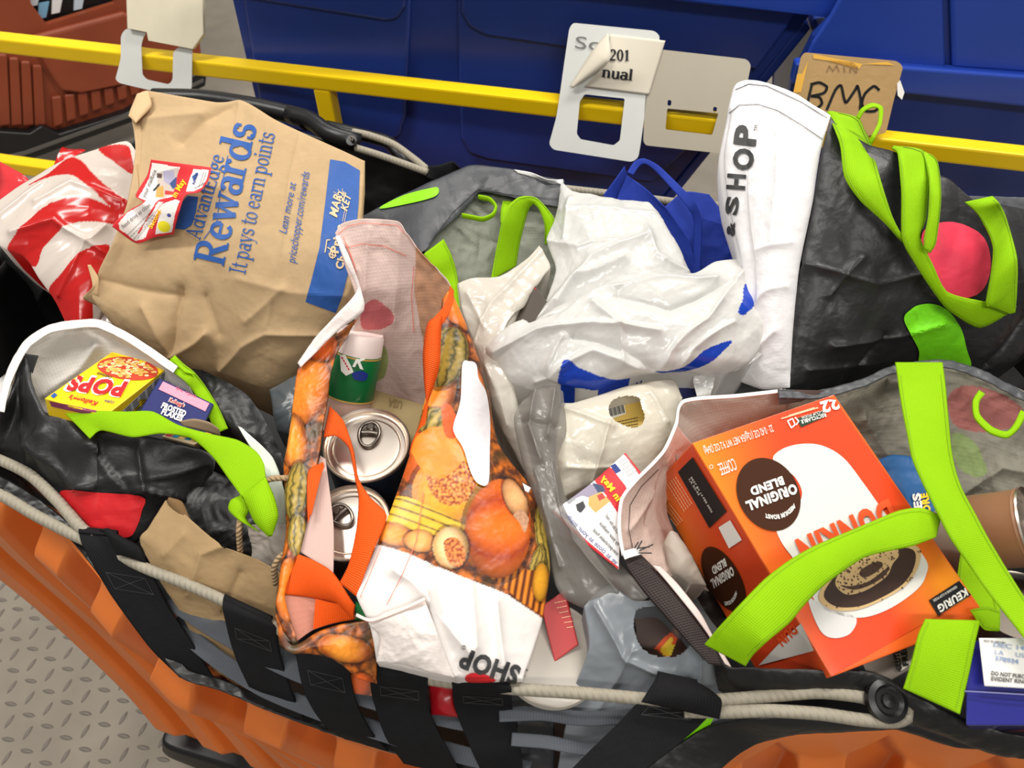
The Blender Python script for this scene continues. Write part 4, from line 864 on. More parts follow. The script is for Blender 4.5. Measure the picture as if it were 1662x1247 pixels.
decal('printed_panel', ink('silver', (196, 194, 188)), pops, [quadmap(sd, [(.0, .02), (.98, .02), (.98, .98), (.02, .98)])], pops.o, cell=9)
decal('lettering', BLK, pops, [q for k in range(5) for q in dashes(quadmap(sd, [(.12+.16*k, .05)])[0], quadmap(sd, [(.12+.16*k, .92)])[0], 6, 1.1, .7)], pops.o, cell=9, off=.0014)
text(pops, pops.o, '100', (200, 676), (207, 668), 9, BLK, .04, up=(8, 8), cell=20, off=.0016)
decal('printed_panel', ink('plum', (140, 62, 96)), pops, [[(80, 651), (186, 673), (187, 683), (84, 660)]], pops.o, cell=9)
ff = carton_c('cereal_box', 'small navy cereal box with a pink sticker beside the yellow one', 'box', PRINT, [(259, 614, .952), (347, 656, .935), (226, 670, .960), (266, 628, .905)], (24, 32, 98))
Qf = [(259, 614), (347, 656), (322, 706), (226, 670)]; qf = lambda uv: quadmap(Qf, uv)
decal('pink_sticker', ink('salmon', (246, 150, 172)), ff, [qf([(.08, .04), (.93, .04), (.93, .30), (.08, .27)])], ff.o, cell=12)
text(ff, ff.o, '04/1y/oll', (285, 632), (322, 648), 5, ink('faint', (200, 90, 120)), .0, cell=12, off=.0015)
text(ff, ff.o, "Kellogg's", (273, 652), (299, 662), 7, WHT, .05, .2, cell=12); text(ff, ff.o, "Kellogg's", (274, 652), (298, 662), 6, RED, .01, .2, cell=12, off=.002)
text(ff, ff.o, 'FROSTED', (261, 662), (300, 677), 9, WHT, .05, .1, cell=12); text(ff, ff.o, 'FLAKES', (261, 672), (295, 685), 9, WHT, .05, .1, cell=12)
sc_ = carton_c('cereal_box', 'small open snack carton half hidden under the lime handle', 'box', GLOSS, [(300, 686, .938), (352, 700, .934), (262, 708, .94), (302, 696, .91)], (196, 176, 140))
for k, cc in enumerate(((206, 60, 80), (40, 130, 160), (214, 176, 96), (30, 110, 140), (240, 190, 80))):
    decal('printed_square', ink('sq%d' % k, cc), sc_, [quadmap([(300, 688), (350, 702), (316, 719), (264, 710)], [(k*.2, 0), (k*.2+.17, 0), (k*.2+.17, .9), (k*.2, .9)])], sc_.o, cell=12)
sheet('flap', M('carton_inside', (150, 128, 100), rough=.8), sc_.o, left=[(290, 684, .955), (298, 692, .95)], right=[(355, 697, .95), (358, 708, .94)], top=[(290, 684, .955), (315, 680, .958), (340, 686, .956), (355, 697, .95)], step=3, thick=.0006)

# ================================================================ small brown bag in front
kb2 = thing('paper_bag', 'small torn brown paper bag with a twisted handle behind the front cord', 'bag', ('w', -.28, .34, .68))
sheet('front_panel', KRAFT, kb2, top=[(270, 812, .925), (302, 836, .922), (345, 872, .915), (386, 895, .91), (420, 908, .905), (456, 930, .90)], left=[(270, 812, .925), (243, 855, .915), (229, 884, .905), (290, 985, .85), (345, 1085, .79)],
      right=[(456, 930, .90), (450, 985, .87), (472, 1150, .78)], bottom=[(345, 1085, .79), (415, 1136, .775), (472, 1150, .78)], step=2.4, col=(160, 134, 98), crum=(.002, .06), crum2=(.0006, .02), fac=(.0014, .06), skirt=(.05, .05), bulge=.002,
      folds=[((310, 960), (330, 900), (380, 880), 7, .006), ((360, 1000), (390, 930), 6, -.005), ((300, 870), (270, 900), 9, .004)], thick=0)
sheet('rolled_corner', KRAFT, kb2, left=[(270, 813, .928), (276, 826, .916), (300, 842, .912)], right=[(274, 807, .93), (296, 815, .928), (309, 846, .92)], step=2, col=(118, 92, 62), bulge=.006, thick=.0006)
tube('twisted_handle', M('paper_twine', (176, 148, 112), rough=.85, bump=(('ribs', 60, .8),), uvbump=True), [(468, 776, .955), (438, 778, .955), (410, 795, .95), (393, 825, .94), (388, 860, .93), (390, 898, .90)], .0032, kb2)
tube('twisted_handle', MATS['paper_twine'], [(470, 896, .94), (454, 905, .935), (445, 922, .925), (448, 948, .90)], .0032, kb2)
sheet('wrinkled_film', FILM, thing('plastic_bag', 'scrap of crumpled white plastic bag behind the twisted paper handle', 'bag', ('w', -.25, .42, .72)), left=[(400, 850, .89), (412, 905, .85)], right=[(470, 850, .90), (465, 930, .86)], step=2.5, col=(214, 206, 196), crum=(.008, .04), skirt=(.06, .0))

# grey pouches in the dark gap
for nm, lab, pts, z in (('plastic_bag', 'dark grey plastic bag peeking between the paper bag and the printed bag', [(436, 632), (520, 590), (500, 720), (450, 700)], .875),):
    g_ = sheet('t', GREYFILM, None, left=[(*pts[0], z), (*pts[3], z-.03)], right=[(*pts[1], z+.01), (*pts[2], z-.03)], step=3, col=(92, 98, 102), crum=(.007, .05), bulge=.02, skirt=(.1, .02))
    g_.o.name = nm; tag(g_.o, lab, 'bag')

# ================================================================ pumpkin bag
pk = thing('reusable_bag', 'reusable shopping bag printed with pumpkins and gourds, orange handles', 'bag', ('w', -.13, .5, .70))
INW = (232, 208, 200)
def inpaint(px, py, c, V):
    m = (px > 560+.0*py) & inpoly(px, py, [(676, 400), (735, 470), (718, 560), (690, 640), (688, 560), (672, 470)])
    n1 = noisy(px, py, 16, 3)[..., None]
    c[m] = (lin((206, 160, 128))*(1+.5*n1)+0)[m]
    m = inpoly(px, py, sm([(588, 500), (610, 486), (640, 512), (628, 530), (604, 536), (586, 530)])); c[m] = lin((214, 120, 124))
    m = inpoly(px, py, sm([(604, 556), (624, 562), (630, 590), (622, 614), (600, 620), (585, 600)])); c[m] = lin((176, 186, 120))
    return c
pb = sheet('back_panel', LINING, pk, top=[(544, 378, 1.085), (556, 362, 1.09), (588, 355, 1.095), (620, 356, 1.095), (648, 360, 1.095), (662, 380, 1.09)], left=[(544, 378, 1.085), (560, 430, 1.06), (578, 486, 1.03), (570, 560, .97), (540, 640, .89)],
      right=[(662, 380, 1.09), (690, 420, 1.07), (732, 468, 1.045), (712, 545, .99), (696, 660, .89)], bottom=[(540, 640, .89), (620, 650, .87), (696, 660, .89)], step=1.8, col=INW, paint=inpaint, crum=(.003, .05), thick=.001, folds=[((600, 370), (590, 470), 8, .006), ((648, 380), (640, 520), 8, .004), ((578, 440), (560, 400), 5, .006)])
decal('stitching', LOR, pb, lines([[(549, 380), (565, 367), (590, 362), (645, 366), (655, 378)], [(560, 403), (590, 396), (625, 400), (660, 416)], [(557, 385), (575, 430), (584, 470)], [(672, 432), (668, 480), (672, 540)]], 1.0), pk, cell=4, off=.0012)
# the printed harvest picture (flat print on the outer panels)
def gourd(px, py, c, cx, cy, rx, ry, ang, base, dark, ribs=7, sq=1., warp=.25):
    a = math.radians(ang); x = (px-cx)*math.cos(a)+(py-cy)*math.sin(a); y = -(px-cx)*math.sin(a)+(py-cy)*math.cos(a)
    x = x/rx; y = y/ry; r = np.sqrt(x*x+y*y); m = r < 1
    e = (r >= 1) & (r < 1.13); c[e] = c[e]*.42
    s = np.sqrt(np.clip(1-y*y, .02, 1)); k = np.clip(x/s, -1, 1); ph = np.arcsin(k)*ribs+warp*noisy(px, py, 9, cx)
    v = .5+.5*np.cos(ph); v = v**.45; sh = np.clip(1.05-.62*r**3-.22*(x+y*.3), .18, 1.3)*(1+.18*noisy(px, py, 5, cy))
    t = v[..., None]; col = (lin(base)*t+lin(dark)*(1-t))*sh[..., None]; c[m] = col[m]; return c
def harvest(px, py, c, V):
    n1 = noisy(px, py, 14, 1)[..., None]; n2 = noisy(px, py, 5, 9)[..., None]; n3 = noisy(px*.6+py*.6, py*.3, 22, 4)[..., None]
    t = np.clip(.36+1.7*n1+.6*n2, 0, 1); c = lin((206, 108, 22))*t+lin((84, 36, 10))*(1-t); t3 = np.clip(n3*3, 0, 1); c = c*(1-t3)+lin((66, 52, 20))*t3
    # loose slices of orange squash over the upper half
    for k, (cx, cy, rx, ry, an) in enumerate([(500, 640, 34, 60, 20), (480, 720, 24, 44, -8), (520, 560, 30, 26, 30), (490, 800, 22, 40, 12), (700, 640, 34, 60, 10), (670, 720, 34, 30, 40), (742, 500, 20, 40, -20), (752, 470, 16, 22, 10), (700, 760, 50, 46, 0), (765, 640, 16, 50, -12), (762, 740, 20, 44, 0), (500, 910, 30, 40, 0), (470, 960, 22, 50, 4), (560, 1050, 46, 22, 10), (585, 1110, 22, 20, 0)]):
        c = gourd(px, py, c, cx, cy, rx, ry, an, [(238, 128, 30), (244, 150, 44), (226, 96, 24)][k % 3], (190, 84, 18), 2+k % 3, warp=1.2)
    # green and yellow striped gourds
    for cx, cy, rx, ry, an in ((722, 585, 30, 52, 14), (484, 800, 20, 46, 8), (486, 872, 16, 34, 0), (884, 880, 18, 60, -10), (868, 930, 14, 40, 12), (700, 690, 26, 22, 30)):
        c = gourd(px, py, c, cx, cy, rx, ry, an, (178, 150, 62), (58, 56, 28), 9, warp=3.4)
    # ribbed squash cut open
    c = gourd(px, py, c, 728, 806, 62, 62, 30, (240, 166, 40), (226, 140, 30), 3)
    m = inpoly(px, py, sm([(690, 768), (720, 758), (756, 768), (764, 800), (748, 826), (716, 828), (694, 806)])); q = np.clip(.5+2.2*noisy(px, py, 4.5, 5)[..., None], 0, 1)
    c[m] = (lin((238, 156, 66))*q+lin((150, 56, 14))*(1-q))[m]
    m = inpoly(px, py, sm([(668, 718), (694, 700), (724, 704), (744, 730), (742, 764), (716, 786), (690, 780), (672, 750)])); c[m] = (lin((240, 138, 40))*(1+.25*noisy(px, py, 20, 3)[..., None]))[m]
    m = inpoly(px, py, sm([(712, 668), (726, 668), (736, 700), (730, 722), (716, 712)])); c[m] = (lin((226, 88, 28))*(1+.4*n2))[m]
    # long yellow squash with dark lines
    m = inpoly(px, py, [(640, 806), (660, 812), (758, 866), (742, 892), (612, 846), (622, 824)]); y = (py-806)-(px-640)*.47
    st = np.exp(-((y+0-4)/1.6)**2)+np.exp(-((y-18)/1.7)**2)+np.exp(-((y-33)/1.4)**2); st = np.clip(st*(1.0+.8*noisy(px, py, 6, 2)), 0, 1)[..., None]
    c[m] = (lin((244, 184, 48))*(1-st)+lin((40, 58, 30))*st)[m]
    c = gourd(px, py, c, 640, 872, 36, 18, 24, (240, 150, 50), (200, 90, 20), 3, warp=2)
    c = gourd(px, py, c, 680, 886, 26, 18, 20, (250, 170, 90), (226, 130, 50), 2)
    m = (py > 930) & inpoly(px, py, [(757, 920), (900, 870), (900, 1010), (840, 980)]); s = np.clip(np.cos((px+py*.15)*.55)*.8+.5, 0, 1)[..., None]; c[m] = (lin((228, 132, 36))*s+lin((90, 40, 12))*(1-s))[m]
    # the big pumpkin
    c = gourd(px, py, c, 803, 868, 78, 54, 92, (236, 112, 24), (176, 60, 12), 5, warp=.5)
    c = gourd(px, py, c, 828, 820, 34, 18, 62, (228, 168, 110), (170, 96, 50), 2)
    m = inpoly(px, py, sm([(826, 846), (838, 836), (852, 850), (846, 872), (836, 856)])); c[m] = (lin((196, 148, 116))*(1+.5*n2))[m]
    c = gourd(px, py, c, 876, 948, 15, 30, 4, (214, 150, 34), (188, 116, 22), 2)
    c = gourd(px, py, c, 728, 898, 28, 34, -10, (244, 206, 150), (226, 170, 100), 3)
    m = inpoly(px, py, sm([(718, 888), (738, 884), (752, 910), (742, 930), (724, 920)])); c[m] = (lin((232, 144, 70))*q+lin((150, 60, 26))*(1-q))[m]
    return np.clip(c, .003, 1)
PPR = M('printed_laminate', attr=True, rough=.38, bump=(('ridge', 30, .25), ('noise', 300, .05)), spec=.5)
def frontpaint(px, py, c, V):
    h = harvest(px, py, c.copy(), V); w_ = inpoly(px, py, [(560, 855), (604, 872), (611, 885), (660, 905), (700, 925), (760, 950), (820, 972), (905, 1018), (905, 1200), (500, 1200)])
    h[w_] = lin((228, 222, 218)); return h
pf = sheet('front_panel', PPR, pk, top=[(718, 486, 1.04), (726, 474, 1.045), (733, 470, 1.042)], left=[(718, 486, 1.04), (706, 560, 1.01), (688, 655, .99), (666, 736, .975), (637, 820, .965), (611, 885, .955), (588, 940, .95), (578, 966, .95), (598, 1010, .94), (606, 1040, .93), (611, 1074, .915)],
      right=[(733, 470, 1.042), (756, 525, 1.02), (775, 578, .995), (792, 640, .97), (808, 724, .945), (858, 790, .93), (882, 840, .92), (893, 925, .915), (881, 1004, .91), (866, 1050, .905), (847, 1102, .90)],
      bottom=[(611, 1074, .915), (680, 1090, .912), (740, 1100, .91), (800, 1104, .905), (847, 1102, .90)], step=1.6, col=(228, 222, 218), paint=frontpaint, bulge=.022, crum=(.002, .075), crum2=(.0006, .028), fac=(.002, .05), skirt=(.10, .03), sides='RB',
      folds=[((722, 490), (700, 600), (690, 700), 5, .004), ((640, 935), (700, 990), (760, 1060), 9, .010), ((700, 930), (720, 1000), 6, -.006), ((800, 985), (815, 1080), 7, .006), ((760, 960), (770, 1050), 7, .005), ((690, 975), (720, 1060), (740, 1095), 5, .010)])
text(pf, pk, 'SHOP', (846, 1084), (752, 1054), 30, DGR, .045, up=(-9, 27), cell=4, off=.002); text(pf, pk, '&', (868, 1092), (852, 1087), 24, DGR, .04, up=(-9, 27), cell=4, off=.002)
text(pf, pk, '®', (757, 1050), (750, 1047), 6, DGR, up=(-2, 6), cell=10, off=.002)
decal('printed_dot', RED, pf, [sm([(757, 1096), (775, 1092), (800, 1100), (800, 1106), (760, 1106)])], pk, cell=6, off=.002)
decal('stitching', LOR, pf, lines([[(619, 888), (598, 940), (585, 970)], [(688, 800), (676, 880), (650, 940), (628, 982)]], 1.1), pk, cell=4, off=.0016)
decal('white_patch', M('bare_backing', (222, 217, 220), rough=.6), pf, [sm([(750, 592), (761, 587), (772, 592), (776, 615), (788, 638), (794, 680), (794, 730), (792, 784), (776, 786), (764, 768), (752, 730), (738, 706), (736, 690), (747, 650)], 90)], pk, cell=4, off=.0022)
ribbon('print_tear', M('bare_backing', (236, 230, 230)), [(784, 750, .955), (820, 768, .95), (862, 792, .942)], [(786, 760, .955), (818, 778, .95), (858, 800, .942)], pk)
# left side panel
ps = sheet('side_panel', PPR, pk, left=[(484, 590, .985), (472, 690, .96), (461, 757, .95), (464, 860, .945), (452, 948, .94), (448, 1005, .935), (476, 1048, .925)],
      right=[(580, 518, 1.015), (542, 590, .995), (531, 661, .975), (514, 760, .96), (502, 830, .95), (488, 895, .945), (462, 965, .94), (484, 1044, .925)], step=1.8, col=(220, 120, 30), paint=harvest, crum=(.004, .06), crum2=(.001, .025), thick=.001, bulge=.006)
sheet('rim_fold', WOVEN, pk, left=[(544, 384, 1.088), (560, 425, 1.07), (580, 470, 1.045), (545, 512, 1.03), (510, 550, 1.01), (483, 590, .99)], right=[(551, 382, 1.088), (570, 425, 1.07), (586, 470, 1.045), (590, 505, 1.028), (545, 540, 1.015), (488, 596, .992)], step=2.4, col=(236, 226, 222), thick=.0012, crum=(.002, .04))
sheet('lining', LINING, pk, left=[(520, 740, .955), (508, 785, .95), (486, 895, .942)], right=[(528, 745, .955), (541, 850, .945), (541, 945, .935)], bottom=[(486, 895, .942), (515, 915, .94), (541, 945, .935)], step=2.5, col=(226, 196, 186), thick=.001)
sheet('side_strap_stub', ORSTRAP, pk, left=[(524, 750, .965), (500, 765, .962), (498, 815, .958), (500, 850, .955)], right=[(526, 756, .965), (520, 775, .962), (505, 835, .958), (506, 830, .955)], step=2.5, thick=.001)
pc = sheet('cloth_corner', ORSTRAP, pk, top=[(474, 896, .946), (510, 910, .948), (541, 930, .948), (576, 983, .94)], bottom=[(458, 965, .935), (500, 970, .93), (545, 980, .93), (574, 1006, .928)], step=2.5, bulge=.006, thick=.001)
sheet('lining', LINING, pk, top=[(458, 965, .934), (500, 970, .929), (545, 980, .929), (578, 1000, .926)], bottom=[(478, 1044, .92), (510, 1022, .915), (560, 1008, .915), (600, 1004, .92)], step=2.5, col=(224, 150, 128))
sheet('cloth_corner', ORSTRAP, pk, top=[(512, 972, .936), (545, 980, .934), (576, 985, .934)], bottom=[(508, 1022, .922), (540, 1012, .92), (574, 1006, .922)], step=2.5)
sheet('green_corner', M('green_lining', (30, 132, 66), rough=.6), pk, left=[(577, 976, .93), (577, 1008, .92)], right=[(582, 980, .93), (606, 1006, .922)], step=3)
prm = sheet('front_flap', PPR, pk, top=[(446, 1000, .943), (476, 1046, .935), (520, 1024, .935), (560, 1012, .935), (612, 1006, .938)], bottom=[(452, 1010, .935), (478, 1052, .93), (540, 1070, .915), (580, 1100, .90), (612, 1110, .895)], step=1.8, col=(220, 120, 30), paint=harvest, bulge=.008, crum=(.003, .04), thick=.001)
sheet('front_flap', PPR, pk, left=[(562, 1080, .87), (566, 1125, .86)], right=[(600, 1085, .87), (604, 1130, .86)], step=2.5, col=(200, 100, 30), paint=harvest)
# white folded rim of the front panel
sheet('folded_rim', WOVEN, pk, top=[(598, 1012, .95), (622, 996, .957), (655, 984, .962), (688, 972, .966)], bottom=[(611, 1074, .925), (650, 1078, .93), (700, 1092, .928), (738, 1100, .92)], left=[(598, 1012, .95), (616, 1035, .94), (611, 1074, .925)], right=[(688, 972, .966), (708, 1020, .955), (738, 1100, .92)], step=2.2, col=(232, 222, 216), bulge=.006, crum=(.003, .03), thick=.001)
path_ribbon('hem', WOVEN, [(578, 998, .952), (600, 1007, .955), (625, 1000, .96), (655, 988, .966), (690, 972, .97)], 5, pk, col=(240, 214, 204))
# handles
ribbon('handle', ORSTRAP, [(718, 510, 1.05), (694, 524, 1.048), (686, 572, 1.03), (688, 620, 1.015), (692, 655, 1.0)], [(718, 512, 1.05), (716, 540, 1.045), (714, 590, 1.03), (706, 622, 1.015), (693, 657, 1.0)], pk, bulge=.006)
ribbon('handle', ORSTRAP, [(731, 464, 1.055), (728, 478, 1.055), (718, 500, 1.053), (700, 520, 1.05)], [(737, 472, 1.052), (736, 490, 1.052), (728, 510, 1.05), (716, 530, 1.045)], pk)
ribbon('handle', ORSTRAP, [(690, 655, 1.0), (680, 690, .985), (668, 720, .975), (664, 738, .97)], [(694, 658, 1.0), (688, 700, .985), (680, 725, .975), (670, 742, .97)], pk)
ribbon('handle', ORSTRAP, [(535, 659, .965), (558, 684, .965), (574, 730, .965), (582, 776, .962), (600, 806, .962), (628, 838, .965), (606, 895, .962), (578, 968, .95)], [(524, 710, .96), (545, 708, .962), (566, 728, .965), (576, 778, .962), (582, 810, .96), (578, 860, .958), (566, 915, .952), (551, 946, .945)], pk, bulge=.004)
# contents
def can(label, cx, cy, z, r, hgt, axis, wallc, lidc=TIN):
    o = P(cx, cy, z); t = thing('food_can', label, 'can', ('w', *(o-np.array(axis)*hgt))); ax = np.array(axis, float); ax /= np.linalg.norm(ax)
    lathe('wall', M('can_wall_%d' % wallc[0], wallc, rough=.3, spec=.6), [(r*.98, -.004), (r*1.0, -.008), (r*.985, -.012), (r*.985, -hgt+.01), (r, -hgt+.004), (r*.97, -hgt)], o, ax, t)
    lathe('lid', lidc, [(r*.97, -.006), (r*1.015, -.002), (r*1.02, .001), (r*.995, .0025), (r*.965, .001), (r*.945, -.005), (r*.93, -.0062), (r*.90, -.005), (r*.87, -.0062), (r*.80, -.006), (r*.78, -.0046), (r*.75, -.006), (r*.72, -.0058), (r*.40, -.0056), (.0001, -.0055)], o, ax, t)
    return t, o, ax
def ring(t, o, ax, along, r, off):
    along = np.array(along, float); along -= ax*np.dot(along, ax); along /= np.linalg.norm(along); side = np.cross(ax, along); up = ax*off
    pts = []
    for k in range(17):
        a = 2*math.pi*k/17; w_ = r*.24*(1+.12*math.cos(a)); pts.append(o+up+along*(r*.30+r*.33*math.cos(a))+side*w_*math.sin(a)+ax*.001*math.cos(a))
    tube('pull_ring', TIND, pts, .0022, t, closed=True, world=True, n=8)
    b = [o+up+along*(r*.60)+side*(-r*.15), o+up+along*(r*.55)+side*(r*.15)]
    tube('ring_bar', TIND, [o+up+along*(r*.34)-side*r*.22, o+up+along*(r*.36), o+up+along*(r*.34)+side*r*.22], .0022, t, world=True, n=8, flat=1.4)
    lathe('rivet', TIND, [(.005, -.003), (.005, .001), (.0035, .0022), (.0001, .0022)], o+up+along*(r*.5), ax, t)
t1, o1, a1 = can('dark blue food can with a ring pull lid, behind the second can', 595, 722, .925, .0495, .085, (.03, -.07, 1), (28, 34, 52))
ring(t1, o1, a1, (.07, 1, 0), .0495, -.001)
w1 = [s for s in t1.children]
t2, o2, a2 = can('food can with a pinkish lid and ring pull nearest the front of the pumpkin bag', 567, 848, .918, .0435, .075, (.02, -.10, 1), (48, 36, 30))
ring(t2, o2, a2, (-.75, .65, 0), .0435, -.001)
# cheese shaker
o = P(587, 538, .985); b_ = P(556, 700, .88); ax = (o-b_)/np.linalg.norm(o-b_); t = thing('cheese_shaker', 'grated cheese shaker with white cap and green label', 'shaker', ('w', *b_))
H_ = np.linalg.norm(o-b_); R_ = .029
lathe('bottle', M('clear_pink_plastic', (206, 168, 150), rough=.35, transl=.2), [(R_*.9, 0), (R_, .004), (R_, H_*.55), (R_*.99, H_*.56)], b_, ax, t)
lb2 = lathe('label_band', M('label_green', (14, 104, 52), rough=.35), [(R_*1.01, H_*.36), (R_*1.02, H_*.365), (R_*1.02, H_*.80), (R_*1.01, H_*.805)], b_, ax, t)
lathe('cap', M('white_cap', (232, 214, 208), rough=.4), [(R_*1.01, H_*.80), (R_*1.0, H_*.82), (R_*.97, H_*.97), (R_*.9, H_), (.0001, H_*1.0)], b_, ax, t)
for f in (.37, .79): lathe('gold_line', M('gold_line', (196, 156, 80), rough=.4), [(R_*1.025, H_*(f-.008)), (R_*1.03, H_*f), (R_*1.025, H_*(f+.008))], b_, ax, t)
stext(lb2, t, 'R', (574, 592), (588, 596), 14, WHT, 1.2, cell=8) if False else text(lb2, t, 'K', (572, 594), (592, 600), 20, WHT, .03, .2, cell=2.5, off=.0016)
decal('printed_badge', NVY, lb2, [sm([(572, 606), (586, 602), (597, 608), (592, 618), (576, 616)])], t, cell=3); decal('coupon', WHT, lb2, [[(552, 574), (558, 571), (570, 594), (574, 604), (562, 610), (554, 602)]], t, cell=3, off=.0016)
decal('lettering', RED, lb2, dashes((556, 580), (568, 602), 5, 2., .6), t, cell=3, off=.0026)
tb = carton('food_carton', 'plain tan carton lying at the bottom of the pumpkin bag', 'carton', M('tan_carton', (172, 150, 104), rough=.7, var=.1), [(604, 632, .895), (690, 658, .895), (582, 700, .885), (608, 640, .86)])
text(tb, tb.o, 'USA', (654, 652), (632, 647), 12, ink('tan_ink', (142, 120, 78)), .03, up=(-3, 12), cell=20)

# ================================================================ dark grey reusable bag in the centre
gb = thing('reusable_bag', 'dark grey reusable bag with lime straps behind the pumpkin bag', 'bag', ('w', -.07, .85, .72))
gp = sheet('outer_panel', WOVENB, gb, top=[(586, 350, .985), (640, 322, .99), (690, 300, 1.0), (759, 267, 1.01), (800, 270, 1.01), (834, 276, 1.01), (875, 288, 1.0), (916, 292, 1.0)], bottom=[(600, 372, .975), (640, 395, .98), (684, 412, .985), (712, 378, .985), (735, 358, .985), (760, 334, .985), (782, 312, .99), (845, 326, .99), (914, 336, .99)],
      step=2.2, col=(66, 68, 72), crum=(.002, .06, (1, .4, 0)), crum2=(.0006, .02), fac=(.0024, .035), bulge=.004, skirt=(.14, .0), sides='LT')
decal('printed_dot', GRN, gp, [sm([(616, 339), (655, 318), (700, 306), (711, 306), (711, 315), (700, 322), (665, 331)], 50)], gb, cell=4, off=.002)
decal('stitching', BLK, gp, lines([[(697, 396), (735, 345), (775, 308), (840, 318), (912, 324)]], 1.0), gb, cell=4, off=.0015)
sheet('rim_fold', WOVEN, gb, left=[(834, 275, 1.014), (840, 281, 1.01)], right=[(914, 291, 1.004), (914, 300, 1.0)], top=[(834, 275, 1.014), (862, 280, 1.012), (890, 292, 1.008), (916, 291, 1.004)], step=3, col=(230, 230, 228), thick=.001)
gi = sheet('inner_panel', LINING, gb, top=[(684, 400, .972), (735, 352, .975), (782, 312, .98), (845, 326, .98), (916, 336, .98)], bottom=[(740, 500, .90), (780, 500, .90), (830, 500, .90), (880, 480, .90), (920, 460, .91)], step=2.4, col=(150, 154, 140), crum=(.005, .045), crum2=(.0015, .018), folds=[((790, 380), (800, 400), (790, 420), 4, .005), ((780, 385), (778, 415), 4, -.005)])
tube('loop', NONWOVEN, [(777, 320, .99), (795, 324, .992), (805, 336, .99), (800, 349, .988), (784, 356, .986), (766, 353, .985), (750, 350, .985)], .0042, gb, flat=.5, n=10)
ribbon('handle', NONWOVEN, [(797, 456, .94), (803, 420, .96), (809, 388, .98), (815, 358, 1.0), (826, 333, 1.012), (842, 320, 1.016), (858, 318, 1.016), (872, 322, 1.01), (888, 338, 1.0), (901, 358, .99), (894, 380, .98), (888, 396, .965)],
       [(838, 432, .935), (843, 400, .955), (850, 370, .975), (856, 348, .99), (861, 336, 1.0), (866, 332, 1.003), (871, 333, 1.003), (876, 342, 1.0), (882, 358, .99), (884, 372, .98), (884, 384, .97), (884, 398, .96)], gb, bulge=.004)
ribbon('handle', NONWOVEN, [(816, 326, .985), (812, 345, .98), (812, 362, .975)], [(838, 326, .985), (832, 345, .98), (828, 360, .975)], gb)
ribbon('handle', NONWOVEN, [(688, 412, .985), (700, 436, .97), (707, 462, .95), (712, 500, .93)], [(720, 388, .985), (733, 414, .97), (742, 445, .95), (748, 500, .93)], gb, bulge=.003)

# ================================================================ blue tote
bt = thing('tote_bag', 'royal blue non-woven tote bag behind the white plastic bag', 'bag', ('w', .2, .98, .72))
sheet('front_panel', NONWOVENB, bt, left=[(1018, 284, 1.0), (1000, 330, .97), (1010, 400, .93)], right=[(1078, 334, .995), (1118, 392, .96), (1140, 470, .91)], top=[(1018, 284, 1.0), (1045, 304, 1.0), (1078, 334, .995)], step=3, crum=(.003, .07), thick=.001)
sheet('side_gusset', NONWOVENB, bt, left=[(980, 316, .985), (985, 360, .95)], right=[(1014, 270, 1.005), (1022, 300, .98)], top=[(980, 316, .985), (1000, 290, 1.0), (1014, 270, 1.005)], step=3, thick=.001)
sheet('back_panel', NONWOVENB, bt, left=[(1078, 336, .97), (1120, 400, .93), (1135, 460, .90)], right=[(1150, 316, .97), (1192, 372, .94), (1196, 450, .89)], top=[(1078, 336, .97), (1110, 312, .975), (1150, 316, .97)], step=3, crum=(.004, .07), thick=.001)
sheet('fold', NONWOVENB, bt, left=[(1140, 352, .965), (1136, 440, .92)], right=[(1182, 366, .965), (1192, 430, .92)], step=3, crum=(.004, .05), thick=.001)
ribbon('handle', NONWOVENB, [(1018, 280, 1.012), (1030, 262, 1.018), (1045, 257, 1.02), (1068, 268, 1.018), (1100, 298, 1.01), (1128, 328, 1.0), (1138, 360, .98), (1136, 445, .93)], [(1028, 284, 1.008), (1038, 270, 1.012), (1048, 266, 1.015), (1062, 276, 1.012), (1090, 306, 1.005), (1116, 336, .995), (1126, 362, .975), (1122, 445, .925)], bt)

# ================================================================ dark carton and small white bag
dc = carton('food_carton', 'dark brown carton with a red end between two white bags', 'carton', M('dark_brown_carton', (74, 66, 58), rough=.45), [(868, 462, .985), (890, 492, .985), (822, 552, .95), (852, 455, .955)])
decal('printed_band', RED, dc, [[(866, 466), (872, 458), (893, 486), (886, 496)]], dc.o, cell=30)
wb1 = sheet('t', FILM, None, top=[(744, 462, .975), (770, 452, .98), (810, 450, .985), (850, 422, .995), (875, 397, 1.0)], left=[(744, 462, .975), (752, 515, .96), (775, 575, .945), (790, 640, .925), (815, 700, .90), (850, 770, .87)],
      right=[(875, 397, 1.0), (894, 432, .99), (866, 466, .98), (846, 494, .97), (824, 550, .96), (835, 620, .935), (850, 700, .91), (868, 790, .87)], step=2.2, col=(226, 220, 208), crum=(.004, .07, (1, -1.2, 0)), crum2=(.001, .02), fac=(.003, .04), skirt=(.1, .02), bulge=.014,
      folds=[((770, 560), (800, 500), (880, 405), 5, .006), ((800, 600), (830, 690), 5, .007), ((760, 480), (790, 540), 5, .005)])
wb1.o.name = 'plastic_bag'; tag(wb1.o, 'small white plastic bag squeezed between the pumpkin bag and the big white bag', 'bag')

